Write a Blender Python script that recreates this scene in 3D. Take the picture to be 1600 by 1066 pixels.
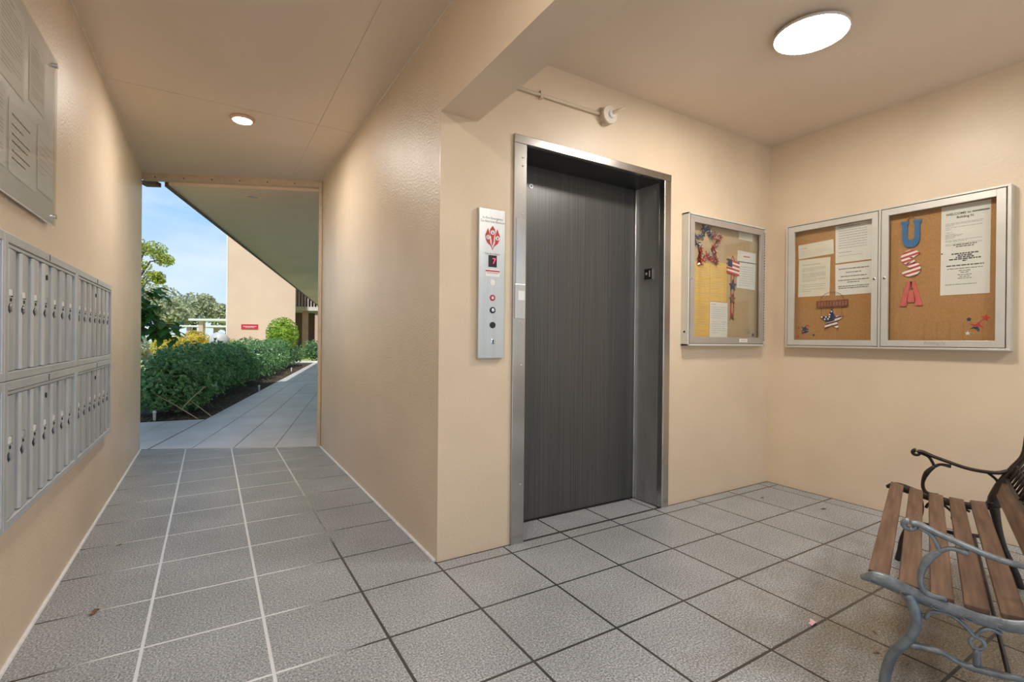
import bpy, math, random
import numpy as np
from mathutils import Vector, Matrix

for o in list(bpy.data.objects):
    bpy.data.objects.remove(o)
scene = bpy.context.scene
COL = scene.collection
R = math.radians
rng = np.random.default_rng(7)
random.seed(7)

# ------------------------------------------------------------------ camera
cam_d = bpy.data.cameras.new('camera')
cam = bpy.data.objects.new('camera', cam_d)
COL.objects.link(cam)
cam_d.sensor_width = 36.0
cam_d.lens = 767.45 / 1600 * 36.0
cam_d.clip_start = 0.05
cam_d.clip_end = 600
a, b, r = R(31.564), R(-0.13), R(0.54)
F = Vector((math.cos(b) * math.sin(a), math.cos(b) * math.cos(a), math.sin(b)))
Rt = Vector((math.cos(a), -math.sin(a), 0))
Up = Rt.cross(F)
right = Rt * math.cos(r) + Up * math.sin(r)
up = Up * math.cos(r) - Rt * math.sin(r)
cam.matrix_world = Matrix((
    (right.x, up.x, -F.x, 0.0),
    (right.y, up.y, -F.y, 0.0),
    (right.z, up.z, -F.z, 1.1),
    (0, 0, 0, 1)))
scene.camera = cam

# ------------------------------------------------------------------ view
scene.view_settings.view_transform = 'Standard'
scene.view_settings.look = 'None'
scene.view_settings.gamma = 1
scene.view_settings.use_curve_mapping = False
scene.view_settings.exposure = 1.0

# ------------------------------------------------------------------ sky
SKY_STRENGTH = 0.76
world = bpy.data.worlds.new('sky')
scene.world = world
world.use_nodes = True
wn, wl = world.node_tree.nodes, world.node_tree.links
wn.clear()
w_out = wn.new('ShaderNodeOutputWorld')
w_bg = wn.new('ShaderNodeBackground')
w_bg.inputs['Strength'].default_value = SKY_STRENGTH
w_tc = wn.new('ShaderNodeTexCoord')
w_sep = wn.new('ShaderNodeSeparateXYZ')
wl.new(w_tc.outputs['Generated'], w_sep.inputs[0])
w_ramp = wn.new('ShaderNodeValToRGB')
w_ramp.color_ramp.elements[0].position = 0.0
w_ramp.color_ramp.elements[0].color = (0.52, 0.62, 0.68, 1)
w_ramp.color_ramp.elements[1].position = 1.0
w_ramp.color_ramp.elements[1].color = (0.10, 0.26, 0.50, 1)
w_e = w_ramp.color_ramp.elements.new(0.32)
w_e.color = (0.115, 0.345, 0.66, 1)
wl.new(w_sep.outputs['Z'], w_ramp.inputs[0])
w_map = wn.new('ShaderNodeMapping')
w_map.inputs['Scale'].default_value = (2.2, 2.2, 6.5)
wl.new(w_tc.outputs['Generated'], w_map.inputs['Vector'])
w_noise = wn.new('ShaderNodeTexNoise')
w_noise.inputs['Scale'].default_value = 1.6
w_noise.inputs['Detail'].default_value = 7
w_noise.inputs['Roughness'].default_value = 0.55
wl.new(w_map.outputs[0], w_noise.inputs['Vector'])
w_cr = wn.new('ShaderNodeValToRGB')
w_cr.color_ramp.elements[0].position = 0.46
w_cr.color_ramp.elements[0].color = (0, 0, 0, 1)
w_cr.color_ramp.elements[1].position = 0.78
w_cr.color_ramp.elements[1].color = (0.75, 0.75, 0.75, 1)
wl.new(w_noise.outputs['Fac'], w_cr.inputs[0])
w_mix = wn.new('ShaderNodeMix')
w_mix.data_type = 'RGBA'
wl.new(w_cr.outputs[0], w_mix.inputs[0])
wl.new(w_ramp.outputs[0], w_mix.inputs[6])
w_mix.inputs[7].default_value = (0.64, 0.68, 0.71, 1)
wl.new(w_mix.outputs[2], w_bg.inputs['Color'])
wl.new(w_bg.outputs[0], w_out.inputs[0])

# ------------------------------------------------------------------ sun
sun_d = bpy.data.lights.new('sun', 'SUN')
sun_d.energy = 1.9
sun_d.angle = R(1.2)
sun_d.color = (1.0, 0.95, 0.88)
sun = bpy.data.objects.new('sun', sun_d)
COL.objects.link(sun)
SUN_DIR = Vector((0.17, 0.56, -0.81)).normalized()
sun.rotation_euler = SUN_DIR.to_track_quat('-Z', 'Y').to_euler()

LAMP_BIG = 53.0      # radiance of the round lobby lamp
LAMP_SMALL = 290.0   # radiance of the small corridor downlights

# ------------------------------------------------------------------ dimensions
XL, XR, XF = -0.575, 0.9585, 3.757       # left wall, corridor right wall, lobby right wall
YW = 2.248                               # elevator wall
HC, HK, HB = 2.641, 2.689, 2.221         # lobby ceiling, corridor ceiling, beam soffit
Y1, Y2 = 5.25, 5.957                     # ends of the corridor walls
YB = -1.6                                # open end behind
XBEAM = 1.164
TS, OX, OY = 0.383, 0.1854, 1.3866       # tile grid
DW = Vector((0.247, 0.969))              # direction of the walkway outside
NW = Vector((0.969, -0.247))             # to its right

# ------------------------------------------------------------------ materials
MATS = {}


def new_mat(name):
    m = bpy.data.materials.new(name)
    m.use_nodes = True
    nt = m.node_tree
    bs = nt.nodes['Principled BSDF']
    MATS[name] = m
    return m, nt.nodes, nt.links, bs


def srgb(r_, g_, b_):
    f = lambda c: (c / 255 / 12.92) if c / 255 <= 0.04045 else ((c / 255 + 0.055) / 1.055) ** 2.4
    return (f(r_), f(g_), f(b_), 1)


def plain(name, col, rough=0.5, metal=0.0, var=0.08, vscale=9.0, bump=0.0, bscale=60.0, spec=0.5, emit=None, coat=0.0,
          stretch=None, obj=False):
    m, n, l, bs = new_mat(name)
    bs.inputs['Roughness'].default_value = rough
    bs.inputs['Metallic'].default_value = metal
    bs.inputs['Specular IOR Level'].default_value = spec
    bs.inputs['Coat Weight'].default_value = coat
    src = n.new('ShaderNodeTexCoord').outputs['Object'] if obj else n.new('ShaderNodeNewGeometry').outputs['Position']
    if stretch:
        mp = n.new('ShaderNodeMapping')
        mp.inputs['Scale'].default_value = stretch
        l.new(src, mp.inputs['Vector'])
        src = mp.outputs[0]
    if var:
        t = n.new('ShaderNodeTexNoise')
        t.inputs['Scale'].default_value = vscale
        t.inputs['Detail'].default_value = 5
        l.new(src, t.inputs['Vector'])
        mr = n.new('ShaderNodeMapRange')
        mr.inputs[1].default_value = 0.3
        mr.inputs[2].default_value = 0.7
        mr.inputs[3].default_value = 1 - var
        mr.inputs[4].default_value = 1 + var
        l.new(t.outputs['Fac'], mr.inputs[0])
        mx = n.new('ShaderNodeVectorMath')
        mx.operation = 'SCALE'
        mx.inputs[0].default_value = col[:3]
        l.new(mr.outputs[0], mx.inputs['Scale'])
        l.new(mx.outputs[0], bs.inputs['Base Color'])
    else:
        bs.inputs['Base Color'].default_value = (*col[:3], 1)
    if bump:
        t2 = n.new('ShaderNodeTexNoise')
        t2.inputs['Scale'].default_value = bscale
        t2.inputs['Detail'].default_value = 4
        l.new(src, t2.inputs['Vector'])
        bp = n.new('ShaderNodeBump')
        bp.inputs['Strength'].default_value = bump
        bp.inputs['Distance'].default_value = 0.004
        l.new(t2.outputs['Fac'], bp.inputs['Height'])
        l.new(bp.outputs[0], bs.inputs['Normal'])
    if emit:
        bs.inputs['Emission Color'].default_value = (*emit[0], 1)
        bs.inputs['Emission Strength'].default_value = emit[1]
    return m


PEACH = (0.75, 0.605, 0.45)
plain('wall_paint', PEACH, rough=0.36, var=0.05, vscale=2.5, bump=0.75, bscale=95)
plain('ceiling_paint', (0.75, 0.62, 0.49), rough=0.36, var=0.05, vscale=1.6, bump=0.30, bscale=45, stretch=(1, .45, 1))
plain('lobby_paint', (0.735, 0.585, 0.42), rough=0.40, var=0.05, vscale=2.5, bump=0.22, bscale=60)
plain('beam_paint', PEACH, rough=0.42, var=0.04, vscale=2.0, bump=0.25, bscale=75)
plain('caulk', (0.80, 0.70, 0.58), rough=0.5, var=0.1, vscale=40)
plain('trim_paint', (0.66, 0.53, 0.38), rough=0.5, var=0.08, vscale=20)
plain('dark_gap', (0.05, 0.035, 0.025), rough=0.8, var=0.1)
plain('stainless', (0.50, 0.48, 0.45), rough=0.24, metal=1.0, var=0.05, vscale=30, stretch=(1, 1, .05))
plain('stainless_dull', (0.37, 0.375, 0.365), rough=0.46, metal=0.55, var=0.10, vscale=25, stretch=(1, 1, .12))
plain('stainless_bright', (0.75, 0.75, 0.74), rough=0.18, metal=1.0, var=0.05)
plain('panel_steel', (0.62, 0.61, 0.58), rough=0.32, metal=0.85, var=0.05, vscale=60, stretch=(1, 1, .04))
plain('scuffed_steel', (0.42, 0.43, 0.45), rough=0.6, metal=0.4, var=0.6, vscale=60)
plain('header_dark', (0.035, 0.036, 0.034), rough=0.45, metal=0.2, var=0.2)
plain('mail_alu', (0.54, 0.565, 0.59), rough=0.42, metal=0.40, var=0.14, vscale=7, stretch=(1, 1, .35))
plain('mail_frame', (0.58, 0.605, 0.63), rough=0.45, metal=0.5, var=0.05)
plain('name_window', (0.86, 0.86, 0.83), rough=0.3, var=0.05)
plain('black', (0.012, 0.012, 0.012), rough=0.45, var=0.1)
plain('ink', (0.10, 0.095, 0.09), rough=0.8, var=0.0)
plain('ink_light', (0.36, 0.35, 0.33), rough=0.8, var=0.0)
plain('board_alu', (0.66, 0.64, 0.58), rough=0.36, metal=0.35, var=0.04)
plain('board_bronze', (0.46, 0.41, 0.36), rough=0.4, metal=0.3, var=0.04)
plain('board_alu_side', (0.70, 0.70, 0.64), rough=0.4, metal=0.25, var=0.04)
plain('cork', (0.47, 0.235, 0.085), rough=0.9, var=0.14, vscale=140, bump=0.3, bscale=200)
plain('tan_cloth', (0.52, 0.37, 0.22), rough=0.9, var=0.08, vscale=120, bump=0.2, bscale=300)
plain('paper', (0.80, 0.75, 0.68), rough=0.75, var=0.03)
plain('paper_white', (0.93, 0.92, 0.90), rough=0.7, var=0.02)
plain('panel_grey', (0.78, 0.76, 0.74), rough=0.5, var=0.03)
plain('paper_cream', (0.80, 0.72, 0.58), rough=0.75, var=0.03)
plain('paper_yellow', (0.80, 0.49, 0.13), rough=0.75, var=0.04)
plain('red', (0.60, 0.045, 0.04), rough=0.5, var=0.1)
plain('red_soft', (0.70, 0.13, 0.11), rough=0.6, var=0.08)
plain('print_red', (0.55, 0.03, 0.03), rough=0.4, var=0.0)
plain('white_enamel', (0.85, 0.84, 0.80), rough=0.4, var=0.03)
plain('blue_glitter', (0.06, 0.20, 0.42), rough=0.35, metal=0.4, var=0.5, vscale=400)
plain('navy', (0.03, 0.035, 0.09), rough=0.5, var=0.2)
plain('tinsel_red', (0.62, 0.06, 0.04), rough=0.25, metal=0.7, var=0.1)
plain('tinsel_blue', (0.05, 0.08, 0.20), rough=0.25, metal=0.7, var=0.1)
plain('tinsel_silver', (0.82, 0.82, 0.84), rough=0.15, metal=0.95, var=0.05)
plain('plaque_wood', (0.22, 0.07, 0.04), rough=0.6, var=0.2, vscale=60)
plain('plaque_letter', (0.36, 0.14, 0.09), rough=0.6, var=0.1)
plain('wire', (0.20, 0.14, 0.10), rough=0.5, metal=0.6, var=0.0)
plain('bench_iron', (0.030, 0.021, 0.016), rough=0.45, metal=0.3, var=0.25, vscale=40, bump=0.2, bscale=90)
plain('bench_iron_grey', (0.22, 0.25, 0.27), rough=0.42, metal=0.45, var=0.30, vscale=30, bump=0.35, bscale=90)  # paler blue-grey iron for the near end frame
plain('globe_grey', (0.55, 0.55, 0.54), rough=0.5, var=0.1)
plain('stake', (0.66, 0.62, 0.55), rough=0.6, var=0.1)
plain('bamboo', (0.48, 0.36, 0.22), rough=0.6, var=0.15)
plain('conduit_paint', (0.66, 0.55, 0.40), rough=0.45, var=0.04)
plain('fixture_white', (0.74, 0.66, 0.54), rough=0.4, var=0.06)
plain('lamp_rim', (0.70, 0.66, 0.60), rough=0.5, var=0.0)
plain('rim_pink', (0.62, 0.43, 0.32), rough=0.5, var=0.0)
plain('soffit_paint', (0.94, 0.72, 0.52), rough=0.55, var=0.10, vscale=1.2, bump=0.25, bscale=12, stretch=(1.0, .25, 1))
plain('fascia_brown', (0.16, 0.105, 0.075), rough=0.6, var=0.1)
plain('facade', (0.77, 0.565, 0.435), rough=0.8, var=0.04, vscale=1.0, bump=0.2, bscale=20)
plain('building_paint', (0.70, 0.52, 0.36), rough=0.8, var=0.05, vscale=1)
plain('white_paint', (0.80, 0.78, 0.74), rough=0.6, var=0.04)
plain('pink_column', (0.66, 0.47, 0.38), rough=0.7, var=0.08)
plain('shade_brown', (0.17, 0.10, 0.07), rough=0.7, var=0.1)
plain('sign_red', (0.62, 0.03, 0.05), rough=0.4, var=0.0)
plain('lawn', (0.42, 0.46, 0.13), rough=0.9, var=0.25, vscale=3.5, bump=0.6, bscale=40)
plain('mulch', (0.050, 0.036, 0.025), rough=0.95, var=0.7, vscale=24, bump=1.0, bscale=30)
plain('mulch_chip', (0.20, 0.13, 0.075), rough=0.9, var=0.5, vscale=20)
plain('bounce_concrete', (0.62, 0.60, 0.57), rough=0.85, var=0.08, vscale=3)
plain('paving', (0.62, 0.59, 0.57), rough=0.42, var=0.16, vscale=1.6, bump=0.25, bscale=90)
plain('paving_joint', (0.09, 0.085, 0.08), rough=0.3, var=0.2)
plain('kerb', (0.80, 0.79, 0.76), rough=0.7, var=0.05)
plain('leaf_hedge', (0.20, 0.37, 0.15), rough=0.20, var=0.75, vscale=18)
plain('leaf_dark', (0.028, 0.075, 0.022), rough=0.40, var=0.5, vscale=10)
plain('leaf_tree', (0.085, 0.22, 0.045), rough=0.38, var=0.35, vscale=8)
plain('leaf_lime', (0.34, 0.50, 0.06), rough=0.45, var=0.35, vscale=5)
plain('leaf_yellow', (0.62, 0.50, 0.07), rough=0.5, var=0.35, vscale=4)
plain('leaf_pine', (0.42, 0.46, 0.07), rough=0.6, var=0.4, vscale=2)
plain('leaf_far', (0.50, 0.51, 0.31), rough=0.7, var=0.35, vscale=1)
plain('leaf_grey', (0.46, 0.50, 0.38), rough=0.7, var=0.3, vscale=2)
plain('bark', (0.13, 0.09, 0.06), rough=0.9, var=0.35, vscale=15)
plain('terracotta', (0.62, 0.20, 0.10), rough=0.8, var=0.1)
plain('stone_pale', (0.52, 0.48, 0.46), rough=0.9, var=0.2)
plain('petal_pink', (0.80, 0.50, 0.55), rough=0.6, var=0.1)
plain('dead_leaf', (0.19, 0.10, 0.06), rough=0.7, var=0.2)
plain('display_black', (0.03, 0.012, 0.012), rough=0.2, var=0.0)
plain('led_red', (0.6, 0.02, 0.04), rough=0.5, var=0.0, emit=((1.0, 0.03, 0.09), 1.6))
plain('lamp_glow', (0.9, 0.88, 0.84), rough=0.5, var=0.0, emit=((1.0, 0.95, 0.88), LAMP_BIG))
plain('downlight_glow', (0.9, 0.88, 0.84), rough=0.5, var=0.0, emit=((1.0, 0.95, 0.88), LAMP_SMALL))


def leafy(name):
    nt = MATS[name].node_tree
    bs = nt.nodes['Principled BSDF']; out = nt.nodes['Material Output']
    tl = nt.nodes.new('ShaderNodeBsdfTranslucent')
    src = bs.inputs['Base Color'].links[0].from_socket
    nt.links.new(src, tl.inputs['Color'])
    mx = nt.nodes.new('ShaderNodeMixShader'); mx.inputs[0].default_value = 0.35
    nt.links.new(bs.outputs[0], mx.inputs[1]); nt.links.new(tl.outputs[0], mx.inputs[2])
    nt.links.new(mx.outputs[0], out.inputs['Surface'])


for k in ('leaf_hedge', 'leaf_tree', 'leaf_lime', 'leaf_yellow', 'leaf_pine', 'leaf_far', 'leaf_grey'):
    leafy(k)


def mat_tile():
    m, n, l, bs = new_mat('tile')
    g = n.new('ShaderNodeNewGeometry').outputs['Position']
    t1 = n.new('ShaderNodeTexNoise'); t1.inputs['Scale'].default_value = 150; t1.inputs['Detail'].default_value = 3
    t1.inputs['Roughness'].default_value = 0.7
    l.new(g, t1.inputs['Vector'])
    c1 = n.new('ShaderNodeValToRGB')
    e = c1.color_ramp.elements
    e[0].position = 0.34; e[0].color = (0.15, 0.158, 0.168, 1)
    e[1].position = 0.70; e[1].color = (0.68, 0.70, 0.72, 1)
    e2 = c1.color_ramp.elements.new(0.50); e2.color = (0.335, 0.348, 0.36, 1)
    l.new(t1.outputs['Fac'], c1.inputs[0])
    # soiling with a shape of its own
    t2 = n.new('ShaderNodeTexNoise'); t2.inputs['Scale'].default_value = 2.3; t2.inputs['Detail'].default_value = 4
    l.new(g, t2.inputs['Vector'])
    mr = n.new('ShaderNodeMapRange')
    mr.inputs[1].default_value = 0.30; mr.inputs[2].default_value = 0.72
    mr.inputs[3].default_value = 0.86; mr.inputs[4].default_value = 1.10
    l.new(t2.outputs['Fac'], mr.inputs[0])
    sc = n.new('ShaderNodeVectorMath'); sc.operation = 'SCALE'
    l.new(c1.outputs[0], sc.inputs[0]); l.new(mr.outputs[0], sc.inputs['Scale'])
    # brown tint under the bench, rust streak by its near foot
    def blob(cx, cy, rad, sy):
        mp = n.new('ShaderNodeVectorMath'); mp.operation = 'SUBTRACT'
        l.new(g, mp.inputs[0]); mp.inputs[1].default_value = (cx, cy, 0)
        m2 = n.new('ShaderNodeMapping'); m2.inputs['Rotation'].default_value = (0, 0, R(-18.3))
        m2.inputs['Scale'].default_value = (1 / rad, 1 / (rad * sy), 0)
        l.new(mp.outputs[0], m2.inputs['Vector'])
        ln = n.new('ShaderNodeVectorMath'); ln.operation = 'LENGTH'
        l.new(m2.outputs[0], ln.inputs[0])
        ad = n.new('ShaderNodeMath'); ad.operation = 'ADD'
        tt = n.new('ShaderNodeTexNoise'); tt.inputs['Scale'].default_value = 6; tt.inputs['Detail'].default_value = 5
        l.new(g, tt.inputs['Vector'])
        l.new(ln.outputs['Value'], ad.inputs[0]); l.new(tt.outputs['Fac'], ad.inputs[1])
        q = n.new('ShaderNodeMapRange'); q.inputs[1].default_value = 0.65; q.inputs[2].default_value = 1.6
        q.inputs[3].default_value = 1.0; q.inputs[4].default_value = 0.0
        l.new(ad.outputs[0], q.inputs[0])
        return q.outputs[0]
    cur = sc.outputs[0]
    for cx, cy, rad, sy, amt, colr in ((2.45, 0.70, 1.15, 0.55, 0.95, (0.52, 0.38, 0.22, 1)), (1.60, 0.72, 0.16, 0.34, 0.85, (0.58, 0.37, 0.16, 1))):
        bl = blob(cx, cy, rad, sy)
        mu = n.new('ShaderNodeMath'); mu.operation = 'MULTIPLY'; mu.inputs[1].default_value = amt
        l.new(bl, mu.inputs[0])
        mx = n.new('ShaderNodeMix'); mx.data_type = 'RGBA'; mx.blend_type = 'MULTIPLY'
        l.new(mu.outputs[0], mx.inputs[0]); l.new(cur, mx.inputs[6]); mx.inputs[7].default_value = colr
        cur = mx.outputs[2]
    l.new(cur, bs.inputs['Base Color'])
    bs.inputs['Roughness'].default_value = 0.24
    v = n.new('ShaderNodeTexNoise'); v.inputs['Scale'].default_value = 95; v.inputs['Detail'].default_value = 2
    l.new(g, v.inputs['Vector'])
    bp = n.new('ShaderNodeBump'); bp.inputs['Strength'].default_value = 0.85; bp.inputs['Distance'].default_value = 0.006
    l.new(v.outputs['Fac'], bp.inputs['Height'])
    l.new(bp.outputs[0], bs.inputs['Normal'])


mat_tile()


def mat_joint():
    # mortar: dark and smooth in the lobby, pale in the corridor, with reflected daylight also put into its colour
    m, n, l, bs = new_mat('joint')
    g = n.new('ShaderNodeNewGeometry').outputs['Position']
    sx = n.new('ShaderNodeSeparateXYZ'); l.new(g, sx.inputs[0])
    t = n.new('ShaderNodeTexNoise'); t.inputs['Scale'].default_value = 3.0; t.inputs['Detail'].default_value = 5
    l.new(g, t.inputs['Vector'])

    def math_(op, a_, b_):
        q = n.new('ShaderNodeMath'); q.operation = op
        for k, v in enumerate((a_, b_)):
            if isinstance(v, (int, float)): q.inputs[k].default_value = v
            else: l.new(v, q.inputs[k])
        return q.outputs[0]

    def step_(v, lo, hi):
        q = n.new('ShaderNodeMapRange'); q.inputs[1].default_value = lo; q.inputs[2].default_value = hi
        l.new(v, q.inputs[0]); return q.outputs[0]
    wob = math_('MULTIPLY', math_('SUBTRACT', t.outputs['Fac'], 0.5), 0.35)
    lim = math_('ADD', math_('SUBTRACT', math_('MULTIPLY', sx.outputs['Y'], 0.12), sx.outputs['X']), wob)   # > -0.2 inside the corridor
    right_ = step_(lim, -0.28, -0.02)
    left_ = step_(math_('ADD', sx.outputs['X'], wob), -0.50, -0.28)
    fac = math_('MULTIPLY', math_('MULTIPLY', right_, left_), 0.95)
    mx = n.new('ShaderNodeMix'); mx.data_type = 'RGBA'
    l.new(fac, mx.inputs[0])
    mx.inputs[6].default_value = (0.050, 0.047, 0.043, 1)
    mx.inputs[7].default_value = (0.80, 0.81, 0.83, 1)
    l.new(mx.outputs[2], bs.inputs['Base Color'])
    bs.inputs['Roughness'].default_value = 0.25
    bs.inputs['IOR'].default_value = 1.6


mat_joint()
plain('base_caulk', (0.80, 0.80, 0.80), rough=0.5, var=0.1, vscale=30)


def mat_door():
    m, n, l, bs = new_mat('door_brushed')
    g = n.new('ShaderNodeNewGeometry').outputs['Position']
    mp = n.new('ShaderNodeMapping'); mp.inputs['Scale'].default_value = (420, 1, 1.2)
    l.new(g, mp.inputs['Vector'])
    t = n.new('ShaderNodeTexNoise'); t.inputs['Scale'].default_value = 1.0; t.inputs['Detail'].default_value = 4
    l.new(mp.outputs[0], t.inputs['Vector'])
    c = n.new('ShaderNodeValToRGB')
    c.color_ramp.elements[0].position = 0.25; c.color_ramp.elements[0].color = (0.060, 0.062, 0.066, 1)
    c.color_ramp.elements[1].position = 0.75; c.color_ramp.elements[1].color = (0.145, 0.141, 0.132, 1)
    l.new(t.outputs['Fac'], c.inputs[0])
    l.new(c.outputs[0], bs.inputs['Base Color'])
    bs.inputs['Metallic'].default_value = 0.45
    bs.inputs['Roughness'].default_value = 0.34
    bp = n.new('ShaderNodeBump'); bp.inputs['Strength'].default_value = 0.15; bp.inputs['Distance'].default_value = 0.002
    l.new(t.outputs['Fac'], bp.inputs['Height']); l.new(bp.outputs[0], bs.inputs['Normal'])


mat_door()


def mat_wood():
    m, n, l, bs = new_mat('bench_wood')
    tc = n.new('ShaderNodeTexCoord').outputs['Object']
    mp = n.new('ShaderNodeMapping'); mp.inputs['Scale'].default_value = (2.0, 30, 30)
    l.new(tc, mp.inputs['Vector'])
    t = n.new('ShaderNodeTexNoise'); t.inputs['Scale'].default_value = 2.5; t.inputs['Detail'].default_value = 6
    l.new(mp.outputs[0], t.inputs['Vector'])
    c = n.new('ShaderNodeValToRGB')
    c.color_ramp.elements[0].position = 0.28; c.color_ramp.elements[0].color = (0.078, 0.038, 0.021, 1)
    c.color_ramp.elements[1].position = 0.75; c.color_ramp.elements[1].color = (0.20, 0.112, 0.066, 1)
    l.new(t.outputs['Fac'], c.inputs[0])
    l.new(c.outputs[0], bs.inputs['Base Color'])
    bs.inputs['Roughness'].default_value = 0.55
    bp = n.new('ShaderNodeBump'); bp.inputs['Strength'].default_value = 0.2; bp.inputs['Distance'].default_value = 0.002
    l.new(t.outputs['Fac'], bp.inputs['Height']); l.new(bp.outputs[0], bs.inputs['Normal'])


mat_wood()


def mat_glass(name, tint, frost=0.0, refl_rough=0.02, ior=1.45):
    m = bpy.data.materials.new(name); m.use_nodes = True
    n, l = m.node_tree.nodes, m.node_tree.links
    n.clear()
    out = n.new('ShaderNodeOutputMaterial')
    tr = n.new('ShaderNodeBsdfTransparent'); tr.inputs[0].default_value = (*tint, 1)
    base = tr.outputs[0]
    if frost:
        df = n.new('ShaderNodeBsdfDiffuse'); df.inputs[0].default_value = (0.95, 0.94, 0.92, 1)
        mf = n.new('ShaderNodeMixShader'); mf.inputs[0].default_value = frost
        l.new(base, mf.inputs[1]); l.new(df.outputs[0], mf.inputs[2]); base = mf.outputs[0]
    gl = n.new('ShaderNodeBsdfGlossy'); gl.inputs['Roughness'].default_value = refl_rough
    fr = n.new('ShaderNodeFresnel')
    gm = n.new('ShaderNodeNewGeometry'); mi = n.new('ShaderNodeMapRange')
    mi.inputs[3].default_value = ior; mi.inputs[4].default_value = 1 / ior
    l.new(gm.outputs['Backfacing'], mi.inputs[0]); l.new(mi.outputs[0], fr.inputs['IOR'])
    mx = n.new('ShaderNodeMixShader')
    l.new(fr.outputs[0], mx.inputs[0]); l.new(base, mx.inputs[1]); l.new(gl.outputs[0], mx.inputs[2])
    l.new(mx.outputs[0], out.inputs[0])
    MATS[name] = m


mat_glass('glass', (0.97, 0.98, 0.97))
mat_glass('acrylic', (0.95, 0.95, 0.94), frost=0.03, ior=1.3, refl_rough=0.04)

# ------------------------------------------------------------------ mesh helpers
WLOC = {}


def link(o, parent=None):
    COL.objects.link(o)
    if parent is not None:
        o.parent = parent
    return o


class MB:
    def __init__(s):
        s.v = []; s.f = []

    def add(s, vs, fs):
        k = len(s.v)
        s.v += [tuple(map(float, q)) for q in vs]
        s.f += [tuple(k + i for i in q) for q in fs]
        return s

    def box(s, x0, y0, z0, x1, y1, z1):
        x0, x1 = min(x0, x1), max(x0, x1); y0, y1 = min(y0, y1), max(y0, y1); z0, z1 = min(z0, z1), max(z0, z1)
        return s.add([(x0, y0, z0), (x1, y0, z0), (x1, y1, z0), (x0, y1, z0), (x0, y0, z1), (x1, y0, z1), (x1, y1, z1), (x0, y1, z1)],
                     [(0, 3, 2, 1), (4, 5, 6, 7), (0, 1, 5, 4), (1, 2, 6, 5), (2, 3, 7, 6), (3, 0, 4, 7)])

    def prism(s, poly, z0, z1, fn=None):
        """polygon in 2D, extruded between z0 and z1; fn maps (u, v, w) to xyz"""
        n = len(poly)
        area = sum(poly[i][0] * poly[(i + 1) % n][1] - poly[(i + 1) % n][0] * poly[i][1] for i in range(n))
        if area < 0:
            poly = poly[::-1]
        fn = fn or (lambda u, v, w: (u, v, w))
        vs = [fn(u, v, z0) for u, v in poly] + [fn(u, v, z1) for u, v in poly]
        fs = [tuple(range(n - 1, -1, -1)), tuple(range(n, 2 * n))]
        fs += [(i, (i + 1) % n, n + (i + 1) % n, n + i) for i in range(n)]
        return s.add(vs, fs)

    def tube(s, path, rad, n=10, cap=True, closed=False, flat=None):
        """round tube; rad number or list; flat=(normal, factor) squashes along a direction"""
        P = [Vector(p) for p in path]
        m = len(P)
        rads = rad if isinstance(rad, (list, tuple)) else [rad] * m
        prev = None
        rings = []
        for i in range(m):
            if closed:
                t = (P[(i + 1) % m] - P[i - 1])
            else:
                t = P[min(i + 1, m - 1)] - P[max(i - 1, 0)]
            t.normalize()
            if flat is not None:
                u = Vector(flat[0]); u = (u - t * u.dot(t)).normalized()
            elif prev is None:
                u = t.orthogonal().normalized()
            else:
                u = (prev - t * prev.dot(t)).normalized()
            prev = u
            w = t.cross(u)
            fu = flat[1] if flat is not None else 1.0
            rings.append([P[i] + (u * math.cos(2 * math.pi * k / n) * fu + w * math.sin(2 * math.pi * k / n)) * rads[i] for k in range(n)])
        vs = [q for ring in rings for q in ring]
        fs = []
        for i in range(m if closed else m - 1):
            j = (i + 1) % m
            for k in range(n):
                fs.append((i * n + k, i * n + (k + 1) % n, j * n + (k + 1) % n, j * n + k))
        if cap and not closed:
            fs.append(tuple(range(n - 1, -1, -1)))
            fs.append(tuple((m - 1) * n + k for k in range(n)))
        return s.add(vs, fs)

    def lathe(s, prof, c, axis, n=24, arc=None):
        """prof list of (radius, along); c centre, axis direction"""
        ax = Vector(axis).normalized(); u = ax.orthogonal().normalized(); w = ax.cross(u); c = Vector(c)
        vs = []
        for rr, h in prof:
            for k in range(n):
                t = 2 * math.pi * k / n
                vs.append(c + ax * h + (u * math.cos(t) + w * math.sin(t)) * rr)
        fs = []
        for i in range(len(prof) - 1):
            for k in range(n):
                fs.append((i * n + k, i * n + (k + 1) % n, (i + 1) * n + (k + 1) % n, (i + 1) * n + k))
        fs.append(tuple(range(n - 1, -1, -1)))
        fs.append(tuple((len(prof) - 1) * n + k for k in range(n)))
        return s.add(vs, fs)

    def build(s, name, mat, parent=None, smooth=False, bevel=0.0, local=False, segs=2):
        off = Vector((0, 0, 0))
        if parent is not None and not local:
            off = WLOC[parent]
        me = bpy.data.meshes.new(name)
        me.from_pydata([(x - off.x, y - off.y, z - off.z) for x, y, z in s.v], [], s.f)
        me.update()
        me.materials.append(MATS[mat])
        if smooth:
            me.polygons.foreach_set('use_smooth', [True] * len(me.polygons))
        o = bpy.data.objects.new(name, me)
        link(o, parent)
        if bevel:
            bm = o.modifiers.new('bevel', 'BEVEL'); bm.width = bevel; bm.segments = segs; bm.limit_method = 'ANGLE'
        WLOC[o] = off
        return o


def raw(name, verts, faces, mat, parent=None, smooth=False):
    off = WLOC[parent] if parent is not None else Vector((0, 0, 0))
    me = bpy.data.meshes.new(name)
    me.from_pydata((np.asarray(verts) - np.array(off)).tolist(), [], np.asarray(faces).tolist())
    me.update(); me.materials.append(MATS[mat])
    if smooth:
        me.polygons.foreach_set('use_smooth', [True] * len(me.polygons))
    o = bpy.data.objects.new(name, me); link(o, parent); WLOC[o] = off
    return o


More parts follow.
